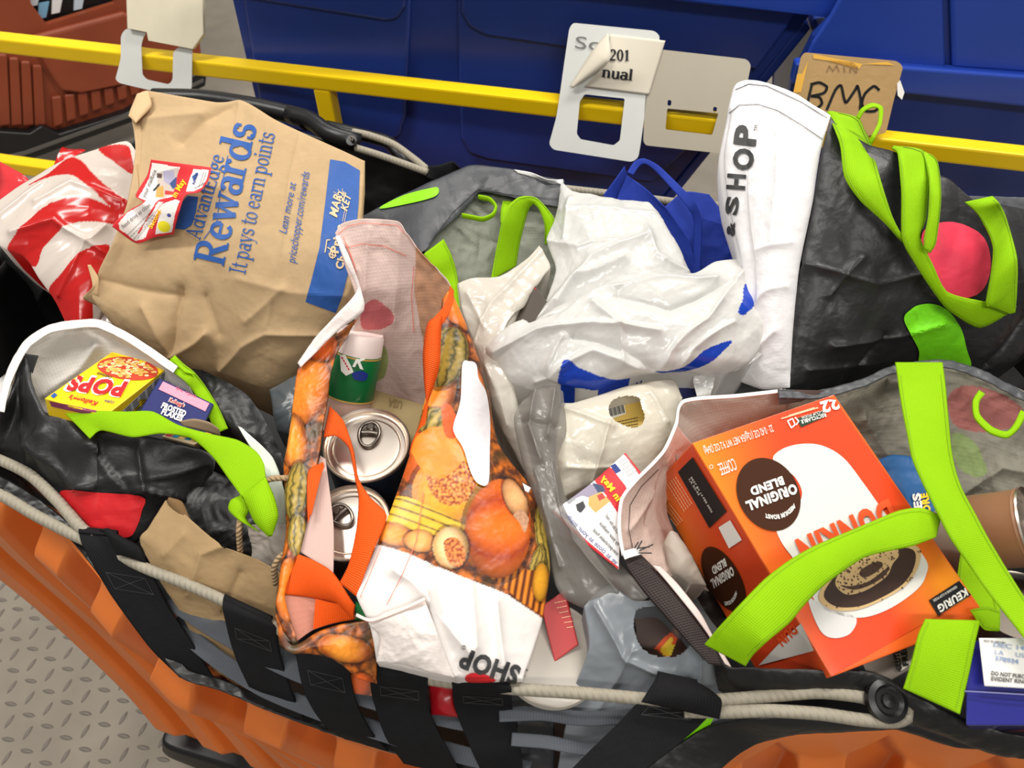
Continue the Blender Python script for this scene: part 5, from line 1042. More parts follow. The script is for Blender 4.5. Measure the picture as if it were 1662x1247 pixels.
# ================================================================ big white plastic bag
wb = thing('plastic_bag', 'large crumpled white plastic bag with a blue printed stripe in the middle', 'bag', ('w', .12, .72, .72))
WC = (228, 227, 223)
sheet('upper_film', FILM, wb, top=[(912, 296, 1.01), (930, 312, 1.015), (953, 315, 1.018), (994, 322, 1.02), (1051, 326, 1.02), (1067, 346, 1.012)], left=[(912, 296, 1.01), (906, 340, 1.0), (888, 394, .985), (902, 440, .985), (880, 505, .975), (862, 535, .965)],
      right=[(1067, 346, 1.012), (1100, 400, 1.0), (1120, 446, .985), (1150, 480, .975)], bottom=[(862, 535, .965), (960, 540, .97), (1060, 520, .975), (1150, 480, .975)], step=2, col=WC, crum=(.005, .085, (1, 1.3, 0)), crum2=(.0012, .02), fac=(.0036, .05), bulge=.02, skirt=(.10, .0), sides='RT',
      folds=[((915, 350), (1060, 352), 5, .005), ((905, 500), (960, 440), (1045, 400), 8, .012), ((890, 400), (940, 420), (1000, 410), 6, .007), ((1045, 380), (1060, 430), (1110, 450), 6, .009), ((930, 330), (920, 400), 4, .005), ((865, 525), (930, 470), (1010, 440), 7, .012)])
def wpaint(px, py, c, V):
    for p in ([(914, 598), (940, 606), (969, 613), (1000, 617), (1030, 613), (1014, 620), (990, 628), (968, 634), (940, 630), (910, 626)], [(1058, 600), (1100, 594), (1140, 578), (1176, 566), (1172, 574), (1150, 588), (1112, 602), (1090, 604)], [(1200, 472), (1212, 482), (1218, 496), (1212, 508), (1196, 526), (1186, 522), (1194, 500)]):
        c[inpoly(px, py, sm(p, 60))] = lin((24, 68, 190))
    return c
wl = sheet('main_film', FILM, wb, top=[(862, 528, .985), (900, 500, .995), (950, 478, 1.0), (1010, 452, 1.01), (1070, 450, 1.01), (1118, 450, 1.01), (1153, 432, 1.01), (1194, 423, 1.01), (1222, 430, 1.0)],
      left=[(862, 528, .985), (852, 542, .98), (815, 552, .975), (788, 564, .97), (804, 590, .96), (830, 622, .95), (880, 642, .94)], right=[(1222, 430, 1.0), (1236, 480, .99), (1246, 540, .975), (1215, 588, .965), (1172, 612, .955)],
      bottom=[(880, 642, .94), (912, 624, .95), (940, 632, .95), (970, 634, .95), (1000, 622, .955), (1030, 612, .96), (1075, 606, .96), (1120, 606, .96), (1172, 612, .955)], step=1.8, col=WC, paint=wpaint, crum=(.007, .1, (1.6, 1, 0)), crum2=(.0012, .022), fac=(.0042, .05), bulge=.035, skirt=(.12, .03), sides='LRB',
      folds=[((800, 575), (870, 545), (960, 540), (1060, 560), 6, .010), ((870, 620), (960, 585), (1030, 600), 5, .009), ((870, 520), (960, 490), (1060, 470), (1150, 470), 7, .010), ((1000, 500), (1080, 520), (1180, 470), 7, -.010), ((930, 560), (1000, 580), (1060, 600), 5, -.008), ((1060, 600), (1130, 540), (1200, 450), 6, .009), ((1010, 590), (1000, 540), (960, 510), 5, .007), ((1100, 590), (1180, 540), 5, .008), ((890, 600), (910, 560), 4, .006)])
text(wl, wb, 'T', (1018, 624), (1010, 627), 8, NVY, .04, up=(-2, 8), cell=5, off=.003); text(wl, wb, 'H', (1042, 616), (1032, 620), 8, NVY, .04, up=(-2, 8), cell=5, off=.003)
sheet('loose_edge', FILM, wb, left=[(1172, 470, .995), (1176, 540, .975), (1150, 600, .96), (1125, 612, .955), (1130, 645, .94)], right=[(1230, 480, .99), (1250, 555, .97), (1210, 596, .96), (1165, 606, .955), (1152, 642, .94)], step=2, col=(226, 226, 222), crum=(.006, .04), crum2=(.002, .018))
nb = carton('food_carton', 'navy carton edge showing below the big white bag', 'carton', M('navy_box', (20, 30, 84), rough=.4), [(1085, 606, .935), (1120, 598, .935), (1098, 650, .93), (1088, 612, .88)])

# ================================================================ tall &SHOP bag (upper right)
sh = thing('reusable_bag', 'tall black reusable bag with white gusset, pink dot and lime straps', 'bag', ('w', .45, .8, .70))
sg = sheet('white_gusset', WOVEN, sh, top=[(1190, 148, 1.135), (1198, 137, 1.14), (1215, 132, 1.145), (1244, 136, 1.145), (1303, 160, 1.145), (1348, 189, 1.14)], left=[(1190, 148, 1.135), (1178, 200, 1.12), (1166, 262, 1.09), (1171, 320, 1.06), (1188, 387, 1.03), (1200, 440, 1.01), (1200, 520, .975), (1182, 612, .925)],
      right=[(1348, 189, 1.14), (1332, 245, 1.12), (1319, 328, 1.085), (1298, 433, 1.035), (1287, 537, .985), (1282, 629, .935)], bottom=[(1182, 612, .925), (1236, 632, .925), (1282, 629, .935)], step=2, col=(230, 228, 230), bulge=.03, crum=(.002, .06), crum2=(.0006, .022), fac=(.0016, .05), skirt=(.06, .04), sides='L',
      folds=[((1262, 200), (1268, 300), (1262, 400), 8, .006), ((1230, 420), (1290, 400), 6, .005), ((1200, 520), (1250, 480), (1280, 470), 6, .006), ((1190, 600), (1260, 540), 6, .006)])
decal('stitching', DGR, sg, lines([[(1184, 184), (1200, 171), (1230, 170), (1262, 180), (1300, 203), (1334, 226)], [(1194, 146), (1215, 137), (1244, 140), (1300, 166), (1342, 192)]], 1.1), sh, cell=4, off=.0012)
for ch, a, b, h, bo_ in (('P', (1225, 238), (1229, 206), 34, .04), ('O', (1220, 278), (1224, 243), 31, .04), ('H', (1208, 309), (1210, 284), 28, .04), ('S', (1196, 350), (1200, 320), 19, .04), ('&', (1192, 384), (1193, 360), 12, .04)):
    text(sg, sh, ch, a, b, h, DGR, bo_, cell=4, off=.0016)
text(sg, sh, 'TM', (1230, 214), (1231, 204), 7, DGR, cell=8, off=.0016)
sf = sheet('black_face', WOVENB, sh, top=[(1348, 190, 1.14), (1360, 205, 1.135), (1411, 236, 1.13), (1453, 246, 1.125), (1500, 270, 1.11), (1528, 293, 1.10), (1566, 326, 1.08), (1620, 332, 1.07), (1720, 350, 1.05)], left=[(1348, 190, 1.14), (1332, 245, 1.12), (1319, 328, 1.085), (1298, 433, 1.035), (1287, 537, .985), (1282, 629, .935)],
      right=[(1720, 350, 1.05), (1720, 440, 1.0), (1700, 545, .93)], bottom=[(1282, 629, .935), (1310, 622, .935), (1340, 610, .93), (1440, 588, .93), (1528, 590, .92), (1582, 606, .91), (1640, 590, .91), (1700, 545, .93)], step=2.2, col=(34, 34, 36), bulge=.034, crum=(.003, .09), crum2=(.0006, .018), fac=(.0026, .05), skirt=(.12, .06), sides='RTB',
      folds=[((1528, 293), (1600, 400), (1640, 500), 12, .012), ((1340, 560), (1440, 540), (1500, 520), 8, .008), ((1310, 600), (1400, 590), 6, .006), ((1300, 430), (1400, 460), (1470, 440), 8, .006), ((1330, 480), (1380, 420), 6, .006), ((1600, 590), (1662, 480), 8, -.012), ((1420, 540), (1380, 600), 7, -.008)])
sheet('back_fold', WOVENB, sh, left=[(1560, 318, 1.06), (1640, 420, 1.0)], right=[(1740, 322, 1.04), (1740, 440, .98)], step=3, col=(84, 86, 90), crum=(.005, .05), skirt=(.1, .0), sides='RT')
decal('printed_dot', PNK, sf, [sm([(1501, 372), (1530, 361), (1560, 364), (1590, 380), (1604, 404), (1606, 440), (1594, 470), (1572, 483), (1545, 483), (1516, 462), (1498, 425), (1494, 392)], 80)], sh, cell=4, off=.0022)
decal('printed_dot', ink('lime_dot', (122, 222, 26)), sf, [sm([(1467, 520), (1478, 502), (1494, 494), (1518, 494), (1540, 506), (1560, 535), (1568, 565), (1574, 596), (1530, 598), (1493, 590), (1490, 566)], 80)], sh, cell=4, off=.0022)
def on(x, y, d): return (x, y, onz([sf, sg], x, y, d, 1.1))
def onr_(pts, d): return [on(x, y, d) for x, y in pts]
ribbon('handle', NONWOVEN, onr_([(1342, 181), (1356, 210), (1365, 237), (1371, 287), (1396, 326), (1436, 363), (1469, 397), (1507, 412)], .012), onr_([(1350, 180), (1392, 190), (1404, 212), (1414, 232), (1428, 287), (1449, 353), (1469, 388), (1505, 405)], .014), sh, bulge=.003)
path_ribbon('loop', NONWOVEN, [(1392, 192, 1.15), (1400, 178, 1.158), (1416, 170, 1.163), (1430, 175, 1.163), (1428, 200, 1.155), (1418, 220, 1.148), (1412, 232, 1.14)], 6.5, sh)
ribbon('handle', NONWOVEN, onr_([(1447, 240), (1458, 250), (1463, 308), (1464, 387), (1486, 431), (1515, 475), (1540, 505), (1590, 533), (1640, 508)], .016), onr_([(1450, 236), (1499, 244), (1509, 287), (1504, 353), (1494, 385), (1514, 429), (1538, 474), (1600, 490), (1650, 498)], .018), sh, bulge=.003)
ribbon('handle', NONWOVEN, onr_([(1640, 510), (1612, 500), (1600, 492), (1613, 404), (1590, 353), (1566, 328)], .024), onr_([(1648, 508), (1651, 470), (1651, 418), (1634, 355), (1622, 330), (1611, 318)], .024), sh, bulge=.003)
ribbon('handle', NONWOVEN, onr_([(1498, 246), (1508, 290), (1506, 350), (1500, 385), (1500, 404)], .026), onr_([(1502, 246), (1522, 262), (1528, 320), (1520, 392), (1510, 411)], .026), sh, bulge=.003)

# ================================================================ white bag with a cut-out handle, card behind it, smoky bag, flyer
yc = sheet('t', PRINT, None, top=[(975, 650, .922), (1060, 650, .922)], bottom=[(985, 708, .915), (1070, 708, .915)], step=3, col=(228, 196, 104), skirt=(.04, .0))
yc.o.name = 'food_packet'; tag(yc.o, 'yellow packet with a barcode seen through the white bag handle hole', 'packet')
decal('printed_barcode', WHT, yc, [[(984, 660), (1012, 652), (1016, 672), (988, 682)]], yc.o, cell=50); decal('lettering', BLK, yc, [q for k in range(12) for q in _stpx([(986+k*2.2, 662-k*.6), (989+k*2.2, 677-k*.6)], 1+(k % 3)*.35)], yc.o, cell=50, off=.001)
decal('lettering', BRN, yc, [q for k in range(4) for q in dashes((1000+k*2, 690+k*4-4), (1036, 678+k*5), 8, 1.2, .75)], yc.o, cell=50, off=.001)
hw = sheet('t', FILM, None, top=[(912, 655, .94), (930, 655, .945), (965, 644, .95), (1020, 626, .955), (1090, 616, .955), (1108, 645, .945)], left=[(912, 655, .94), (904, 700, .93), (902, 745, .92), (916, 806, .90)], right=[(1108, 645, .945), (1096, 700, .93), (1072, 745, .92), (1046, 780, .91)], bottom=[(916, 806, .90), (960, 790, .90), (1046, 780, .91)],
      step=1.9, col=(232, 226, 210), crum=(.004, .07, (1, .5, 0)), crum2=(.0007, .02), fac=(.0024, .035), bulge=.02, skirt=(.08, .02), folds=[((920, 665), (990, 700), 5, .007), ((985, 690), (960, 780), 5, .006), ((920, 760), (1000, 760), 5, .006), ((1050, 640), (1080, 690), 5, .006)],
      holes=[sm([(990, 655), (1009, 647), (1032, 650), (1036, 665), (1041, 682), (1036, 697), (1019, 701), (994, 691), (984, 676)], 60)])
hw.o.name = 'plastic_bag'; tag(hw.o, 'white plastic bag with an oval handle hole showing yellow inside', 'bag')
cg = sheet('t', CLEAR, None, top=[(884, 628, .95), (900, 630, .952), (914, 638, .95)], left=[(884, 628, .95), (850, 650, .945), (834, 680, .94), (845, 740, .93), (862, 800, .925), (884, 860, .92), (902, 950, .90), (930, 980, .89)],
      right=[(914, 638, .95), (920, 700, .94), (906, 745, .935), (916, 800, .93), (940, 840, .93), (985, 890, .92), (1054, 968, .90)], bottom=[(930, 980, .89), (960, 992, .89), (1010, 998, .89), (1054, 968, .90)], step=2, crum=(.005, .06, (1, -1, 0)), crum2=(.0006, .018), fac=(.0035, .04), bulge=.02,
      folds=[((870, 640), (860, 700), (880, 760), 5, .012), ((900, 640), (890, 720), 5, .012), ((850, 690), (900, 700), 6, -.012), ((900, 760), (930, 880), (1000, 960), 6, .010), ((870, 780), (910, 920), 5, .008)])
cg.o.name = 'plastic_bag'; tag(cg.o, 'smoky translucent grey plastic bag right of the pumpkin bag', 'bag')
QF = [(1015, 735), (1120, 865), (1003, 965), (897, 831)]; q2 = lambda uv: quadmap(QF, uv)
f2p = [((206, 40, 48), [(1015, 733), (1047, 775), (1043, 780), (1012, 739)]), ((206, 40, 48), [(897, 831), (893, 826), (985, 751), (1060, 850), (1030, 880), (1000, 842), (975, 806), (960, 786)]), (( 238, 236, 236), [(895, 829), (964, 780), (1005, 838), (1009, 860), (1004, 925), (950, 885)]),
       ((206, 40, 48), [(893, 828), (899, 829), (952, 878), (1004, 921), (1004, 930), (950, 886)]), ((238, 236, 236), [(986, 754), (1014, 739), (1038, 773), (1018, 795)]),
       ((150, 140, 160), sm([(930, 800), (950, 786), (966, 790), (974, 806), (962, 812), (945, 806), (928, 812)], 40)), ((60, 70, 100), [(960, 784), (978, 790), (982, 800), (970, 802)]), ((208, 168, 100), [(955, 808), (975, 800), (990, 816), (966, 834), (954, 822)]), ((186, 64, 56), [(968, 806), (977, 802), (982, 810), (972, 815)]),
       ((60, 60, 64), [(934, 820), (946, 814), (950, 824), (942, 834), (936, 830)]), ((150, 150, 156), [(918, 812), (930, 804), (934, 812), (922, 820)]), ((28, 50, 120), [(990, 757), (998, 753), (1008, 766), (999, 771)])]
f2 = sheet('t', PRINT, None, top=[(1015, 735, .955), (1030, 754, .953), (1047, 775, .95)], left=[(1015, 735, .955), (960, 784, .95), (897, 831, .945)], right=[(1047, 775, .95), (1022, 806, .947), (1009, 850, .94), (1004, 925, .925)], bottom=[(897, 831, .945), (950, 882, .932), (1004, 925, .925)], step=1.1, col=(238, 236, 236), paint=f2p, bulge=.004, thick=.0006)
f2.o.name = 'flyer'; tag(f2.o, 'red and white flyer tucked between the smoky bag and the coffee box bag', 'flyer')
text(f2, f2.o, 'day in May', q2([(.62, .26)])[0], q2([(.10, .26)])[0], 13, YLW, .04, up=(-9, 10), cell=30) if False else text(f2, f2.o, 'ay in May', (1013, 832), (975, 776), 10, YLW, .04, up=(12, -9), cell=30)
text(f2, f2.o, 've as close as your mailbox', (999, 917), (909, 832), 8, NVY, up=(9, -9), cell=30)
for k, tx in enumerate(('non-perishable food', 'by your mailbox', "we'll do the rest!")):
    text(f2, f2.o, tx, (1001+k*1, 902-k*16), (962+k*10, 862-k*12), 6, BLK, .01, up=(9, -9), cell=30)
decal('lettering', LGR, f2, [q for k in range(6) for q in dashes((1004+k*2.6, 749-k*1.7), (1022+k*2.6, 776-k*1.7), 5, .8, .8)], f2.o, cell=30, off=.001)

# ================================================================ coffee box bag
db = thing('reusable_bag', 'open reusable bag with lime straps around the orange coffee box', 'bag', ('w', .35, .45, .68))
GI = (196, 188, 180)
sheet('inner_back', LINING, db, top=[(1094, 705, .965), (1096, 685, .97), (1108, 652, .975), (1200, 641, .975), (1275, 632, .975)], left=[(1094, 705, .965), (1100, 800, .90)], right=[(1275, 632, .975), (1300, 700, .91)], bottom=[(1100, 800, .90), (1180, 740, .905), (1300, 700, .91)], step=2.4, col=(188, 184, 174), crum=(.003, .05), thick=.001)
lw = sheet('inner_side', LINING, db, left=[(1096, 690, .97), (1080, 730, .965), (1062, 751, .96), (1030, 785, .955), (1009, 812, .952), (1006, 860, .945), (1012, 905, .935)], right=[(1124, 722, .94), (1100, 770, .91), (1080, 820, .89), (1100, 880, .87), (1150, 960, .85)], step=2.2, col=(222, 198, 186), crum=(.004, .05), thick=.001, folds=[((1060, 800), (1020, 860), 5, .005), ((1080, 760), (1050, 850), 6, -.006)])
decal('stitching', BLK, lw, lines([[(1068, 762), (1040, 790), (1022, 820), (1020, 860), (1026, 890)]], 1.), db, cell=4, off=.0015)
path_ribbon('rim_edge', WOVEN, [(1270, 634, .98), (1200, 642, .98), (1110, 651, .98), (1097, 690, .973), (1080, 728, .968), (1062, 750, .963), (1032, 780, .958), (1009, 811, .955), (1005, 858, .948), (1012, 902, .94)], 5.5, db, col=(236, 232, 228))
def ghost(px, py, c, V):
    c = c*(1+.12*noisy(px, py, 18, 2)[..., None])
    m = inpoly(px, py, sm([(1536, 648), (1556, 628), (1600, 630), (1655, 660), (1645, 690), (1600, 702), (1548, 690)])); c[m] = lin((176, 110, 104))
    m = inpoly(px, py, sm([(1543, 706), (1568, 708), (1588, 728), (1599, 764), (1583, 774), (1553, 757)])); c[m] = lin((148, 168, 108)); return c
sheet('inner_panel', LINING, db, top=[(1275, 640, .97), (1340, 634, .968), (1400, 618, .965), (1452, 597, .965), (1530, 590, .965), (1590, 604, .96), (1700, 652, .95)], bottom=[(1300, 780, .86), (1380, 800, .86), (1460, 850, .85), (1560, 870, .85), (1700, 890, .85)], step=2.4, col=(150, 146, 132), paint=ghost, crum=(.007, .06), crum2=(.002, .02), folds=[((1560, 800), (1620, 760), (1680, 770), 8, .010), ((1400, 680), (1440, 740), 7, .008)])
path_ribbon('rim_edge', WOVENB, [(1264, 640, .985), (1330, 640, .98), (1400, 622, .978), (1450, 600, .978), (1530, 590, .978), (1590, 606, .974), (1640, 632, .967), (1710, 668, .957)], 13, db, col=(72, 74, 78), crum=(.002, .02))
sheet('rim_patch', M('brown_rim', (70, 52, 44), rough=.6), db, left=[(1262, 632, .984), (1264, 658, .975)], right=[(1340, 634, .984), (1300, 652, .975)], step=3)
# dark seam strap and white hem down the front left
ribbon('seam_strap', M('dark_brown_webbing', (44, 32, 30), rough=.6, bump=(('weave', 120, .5),), uvbump=True), [(1012, 906, .945), (1020, 926, .94), (1045, 962, .932), (1078, 1000, .925), (1118, 1045, .918), (1150, 1078, .912)], [(1036, 896, .945), (1058, 918, .94), (1085, 950, .932), (1118, 990, .925), (1148, 1030, .918), (1180, 1082, .912)], db, bulge=.004)
ribbon('white_hem', WOVEN, [(1060, 918, .944), (1086, 948, .936), (1120, 990, .929), (1150, 1030, .922), (1178, 1078, .915)], [(1072, 920, .942), (1100, 948, .934), (1136, 994, .927), (1158, 1034, .92), (1188, 1084, .912)], db, col=(222, 204, 198))
sheet('frayed_corner', WOVEN, db, left=[(1010, 895, .95), (1014, 908, .95)], right=[(1038, 888, .952), (1040, 900, .95)], step=2, col=(236, 234, 232), crum=(.002, .01))
for k, (a, b) in enumerate((((1034, 892), (1042, 878)), ((1036, 890), (1054, 888)), ((1038, 894), (1060, 884)), ((1036, 898), (1058, 898)), ((1030, 890), (1036, 880)))):
    tube('loose_thread', M('thread', (30, 30, 30)), [(*a, .954), (*b, .956)], .0007, db, n=6)
fl_ = sheet('front_panel', WOVENB, db, top=[(1150, 1040, .918), (1178, 1080, .914), (1230, 1084, .918), (1300, 1086, .92), (1400, 1088, .92), (1450, 1104, .917), (1490, 1130, .91), (1560, 1165, .905), (1640, 1190, .90), (1720, 1206, .90)], bottom=[(1166, 1120, .88), (1200, 1140, .88), (1300, 1136, .885), (1400, 1130, .885), (1470, 1170, .88), (1530, 1196, .88), (1600, 1222, .875), (1660, 1232, .875), (1720, 1240, .875)], step=2.6, col=(26, 24, 24), crum=(.004, .05), thick=.001, bulge=.006)
# coffee box
OC = (232, 98, 34)
o, a, b, d = PT((1123, 719, 1.0)), PT((1354, 640, 1.02)), PT((1350, 1099, .925)), PT((1059, 791, .885))
cbx = box('coffee_box', GLOSS, o, a-o, b-o, d-o, None, .0015, OC); tag(cbx.o, 'large orange coffee pod box lying tilted in the open bag', 'box')
QD = [(1123, 719), (1354, 640), (1582, 967), (1350, 1099)]; qd = lambda uv: quadmap(QD, uv)
# orange ground: gradient print as vertex colours
def facegrad(q, nm, cf, off=.0006, par=cbx):
    (A, B, C_, D) = q; V = []; cols = []; nU, nV = 24, 36; pts = []
    for j in range(nV+1):
        for i in range(nU+1):
            u, v = i/nU*.994+.003, j/nV*.994+.003; x, y = quadmap(q, [(u, v)])[0]; h = cast(par, x, y)
            if h is None: h = cast(par, x+(np.mean([p[0] for p in q])-x)*.03, y+(np.mean([p[1] for p in q])-y)*.03)
            dd = (Vector(CAM)-h[0]).normalized(); V.append(h[0]+dd*off); cols.append(lin(cf(u, v)))
    idx = np.arange((nU+1)*(nV+1)).reshape(nV+1, nU+1); Qd_ = np.stack([idx[:-1, :-1], idx[1:, :-1], idx[1:, 1:], idx[:-1, 1:]], -1).reshape(-1, 4)
    link(nm, mkmesh(nm, V, Qd_, np.array(cols)), GLOSS, par.o)
def mixc(a, b, t): return tuple(np.array(a)*(1-t)+np.array(b)*t)
facegrad(QD, 'printed_face', lambda u, v: mixc(mixc((244, 142, 30), (226, 70, 30), np.clip(1.7*u+.9*v, 0, 1)), (244, 146, 34), np.clip((v-.5)*2.6, 0, 1)*np.clip((u-.5)*2.8, 0, 1)))
QS = [(1123, 719), (1350, 1099), (1216, 1084), (1059, 791)]
QS = [(1122, 721), (1340, 1085), (1205, 1060), (1061, 792)]
facegrad([(1122, 722), (1346, 1096), tuple(proj(b+d-o)), (1061, 791)], 'printed_side', lambda u, v: mixc((216, 72, 34), (236, 140, 40), np.clip((v-.35)*1.5*(1-u*1.3), 0, 1)))
mug = sm([(1255, 748), (1268, 730), (1300, 721), (1335, 724), (1370, 745), (1405, 790), (1440, 838), (1500, 905), (1502, 935), (1485, 960), (1440, 990), (1395, 1003), (1350, 995), (1322, 975), (1300, 925), (1268, 880), (1262, 850), (1300, 810), (1290, 775)], 140)
decal('printed_mug', ink('mug_white', (222, 219, 212), .35), cbx, [mug], cbx.o, cell=30, off=.0011)
decal('printed_mug_handle', ink('mug_shade', (214, 212, 210), .35), cbx, [sm([(1312, 972), (1345, 990), (1388, 1002), (1380, 1028), (1352, 1036), (1330, 1022)])], cbx.o, cell=30, off=.0011)
decal('printed_coffee', ink('coffee', (60, 42, 34), .35), cbx, [sm([(1328, 972), (1340, 945), (1370, 915), (1420, 890), (1470, 884), (1492, 892), (1490, 920), (1470, 950), (1430, 975), (1390, 990), (1350, 990)], 80)], cbx.o, cell=30, off=.0016)
tan = ink('foam', (204, 172, 122), .4); dkc = ink('foam_dark', (74, 52, 40), .4); rr = random.Random(8)
cof = sm([(1328, 972), (1340, 945), (1370, 915), (1420, 890), (1470, 884), (1492, 892), (1490, 920), (1470, 950), (1430, 975), (1390, 990), (1350, 990)], 80)
cc_ = np.mean(cof, axis=0); ring_ = []
for i in range(len(cof)):
    p_, q_ = np.array(cof[i]), np.array(cof[(i+1) % len(cof)])
    if p_[1] > 925 or p_[0] > 1455: ring_.append([tuple(p_), tuple(q_), tuple(cc_+(q_-cc_)*.9), tuple(cc_+(p_-cc_)*.9)])
decal('printed_foam', tan, cbx, ring_, cbx.o, cell=200, off=.002)
blob = sm([(1355, 948), (1366, 925), (1392, 905), (1420, 896), (1452, 890), (1458, 902), (1448, 916), (1440, 934), (1420, 950), (1396, 962), (1372, 965)], 60)
decal('printed_foam', tan, cbx, [blob], cbx.o, cell=200, off=.002)
dots = []
for k in range(420):
    x, y = rr.uniform(1335, 1495), rr.uniform(885, 990)
    if inpoly(np.array([x]), np.array([y]), blob)[0] or (k % 2 and inpoly(np.array([x]), np.array([y]), cof)[0] and math.hypot((x-cc_[0])/78, (y-cc_[1]+(x-cc_[0])*.45)/40) > .86): dots.append(ell(x, y, rr.uniform(.8, 2.4), rr.uniform(.8, 1.8), rr.uniform(0, 90), 7))
dots.append(sm([(1394, 930), (1408, 918), (1426, 912), (1432, 918), (1420, 930), (1402, 938)], 24)); dots.append(sm([(1362, 950), (1380, 952), (1410, 944), (1440, 922), (1436, 934), (1412, 950), (1384, 958)], 24))
decal('printed_foam', dkc, cbx, dots, cbx.o, cell=200, off=.0024)
decal('printed_badge', ink('badge_brown', (66, 36, 20), .3), cbx, [ell(1247, 803, 62, 49, 62, 60)], cbx.o, cell=30, off=.0016)
decal('printed_badge', ink('badge_brown', (66, 36, 20), .3), cbx, [ell(1175, 940, 58, 27, 62, 60)], cbx.o, cell=30, off=.0016)
UD = (-8, 22)
text(cbx, cbx.o, 'ORIGINAL', (1292, 797), (1211, 823), 15, WHT, .05, up=(7, 20) and (-5, -15) if 0 else (6, 18), cell=60, off=.0024) if False else None
text(cbx, cbx.o, 'ORIGINAL', (1290, 786), (1209, 816), 15, WHT, .05, up=(7, 20), cell=60, off=.0024)
text(cbx, cbx.o, 'BLEND', (1269, 774), (1216, 793), 13, WHT, .05, up=(7, 20), cell=60, off=.0024)
text(cbx, cbx.o, 'MEDIUM ROAST', (1288, 818), (1240, 834), 7, WHT, .05, up=(5, 16), cell=60, off=.0024, arc=9)
text(cbx, cbx.o, 'ORIGINAL', (1193, 930), (1166, 964), 13, WHT, .05, up=(13, 18) if 0 else (6, 16), cell=60, off=.0024) if False else text(cbx, cbx.o, 'ORIGINAL', (1192, 938), (1156, 925), 1, WHT, .05, cell=60)
text(cbx, cbx.o, 'ORIGINAL', (1190, 919), (1154, 942), 14, WHT, .05, up=(6, 20), cell=60, off=.0026); text(cbx, cbx.o, 'BLEND', (1178, 906), (1156, 921), 12, WHT, .05, up=(6, 20), cell=60, off=.0026)
text(cbx, cbx.o, 'MEDIUM ROAST', (1196, 958), (1176, 976), 6, WHT, .05, up=(5, 16), cell=60, off=.0026, arc=6)
text(cbx, cbx.o, 'DUNKIN', (1442, 812), (1290, 880), 46, ORG, .05, up=(12, 27), cell=60, off=.0024)
text(cbx, cbx.o, "22 · 0.42 OZ (12g)/EA NET WT 9.2 OZ (264g)", (1252, 690), (1141, 728), 12, WHT, .0, up=(5, 13), cell=60, off=.0016)
text(cbx, cbx.o, 'COFFEE', (1190, 744), (1164, 754), 20, WHT, .0, up=(6, 16), cell=60, off=.0016)
decal('lettering', WHT, cbx, lines([ell(1154, 758, 3, 3, n=10)+[(1157, 758)]], .8), cbx.o, cell=60, off=.0016)
text(cbx, cbx.o, '22', (1358, 646), (1330, 654), 18, WHT, .04, up=(5, 16), cell=60, off=.0016)
decal('printed_label', ink('recycle_green', (30, 62, 44)), cbx, [[(1292, 680), (1334, 667), (1341, 676), (1300, 694)]], cbx.o, cell=60, off=.0014)
text(cbx, cbx.o, 'RECYCLABLE', (1339, 671), (1299, 683), 6, WHT, .03, up=(3, 8), cell=60, off=.002); text(cbx, cbx.o, 'K-CUP PODS', (1336, 666), (1300, 677), 4, WHT, .01, up=(3, 8), cell=60, off=.002)
decal('lettering', WHT, cbx, lines([[(1278, 684), (1286, 680), (1290, 690), (1284, 695), (1278, 684)], [(1290, 678), (1296, 684), (1292, 690)]], 2.), cbx.o, cell=60, off=.0016)
decal('lettering', ink('peach', (250, 200, 160)), cbx, dashes((1268, 680), (1328, 662), 12, 2, .8)+dashes((1280, 675), (1322, 662), 9, 1.6, .8), cbx.o, cell=60, off=.0016)
decal('printed_panel', BLK, cbx, [[(1507, 975), (1556, 943), (1575, 966), (1522, 1000)]], cbx.o, cell=60, off=.0016)
text(cbx, cbx.o, 'KEURIG', (1566, 955), (1520, 984), 12, WHT, .04, up=(4, 9), cell=60, off=.0024); text(cbx, cbx.o, 'GENUINE K-CUP PODS', (1551, 951), (1513, 974), 4, WHT, .01, up=(4, 8), cell=60, off=.0024)
decal('printed_panel', BLK, cbx, [[(1101, 766), (1125, 742), (1180, 830), (1152, 857)]], cbx.o, cell=60, off=.0016)
text(cbx, cbx.o, 'BEST BY 14 FEB 2026', (1122, 775), (1156, 832), 3, WHT, .0, cell=60, off=.0024); text(cbx, cbx.o, 'LA 02:42', (1119, 778), (1135, 804), 3, WHT, 0, cell=60, off=.0024)
decal('lettering', ink('peach', (250, 200, 160)), cbx, [q for k in range(9) for q in dashes((1097-k*3.2+6*(k > 4), 774+k*3+28*(k > 4)), (1097-k*3.2+28, 774+k*3+45+12*(k > 4)), 9, 1.1, .75)], cbx.o, cell=60, off=.0016)
decal('printed_label', WHT, cbx, [[(1167, 856), (1186, 844), (1205, 876), (1184, 890)]], cbx.o, cell=60, off=.0016)
decal('printed_panel', ink('mug_white', (232, 230, 224)), cbx, [[(1262, 1048), (1300, 1012), (1322, 1056), (1232, 1080)]], cbx.o, cell=60, off=.0016)
text(cbx, cbx.o, 'DUN', (1288, 1012), (1262, 1036), 16, ORG, .04, up=(8, 12), cell=60, off=.0024)
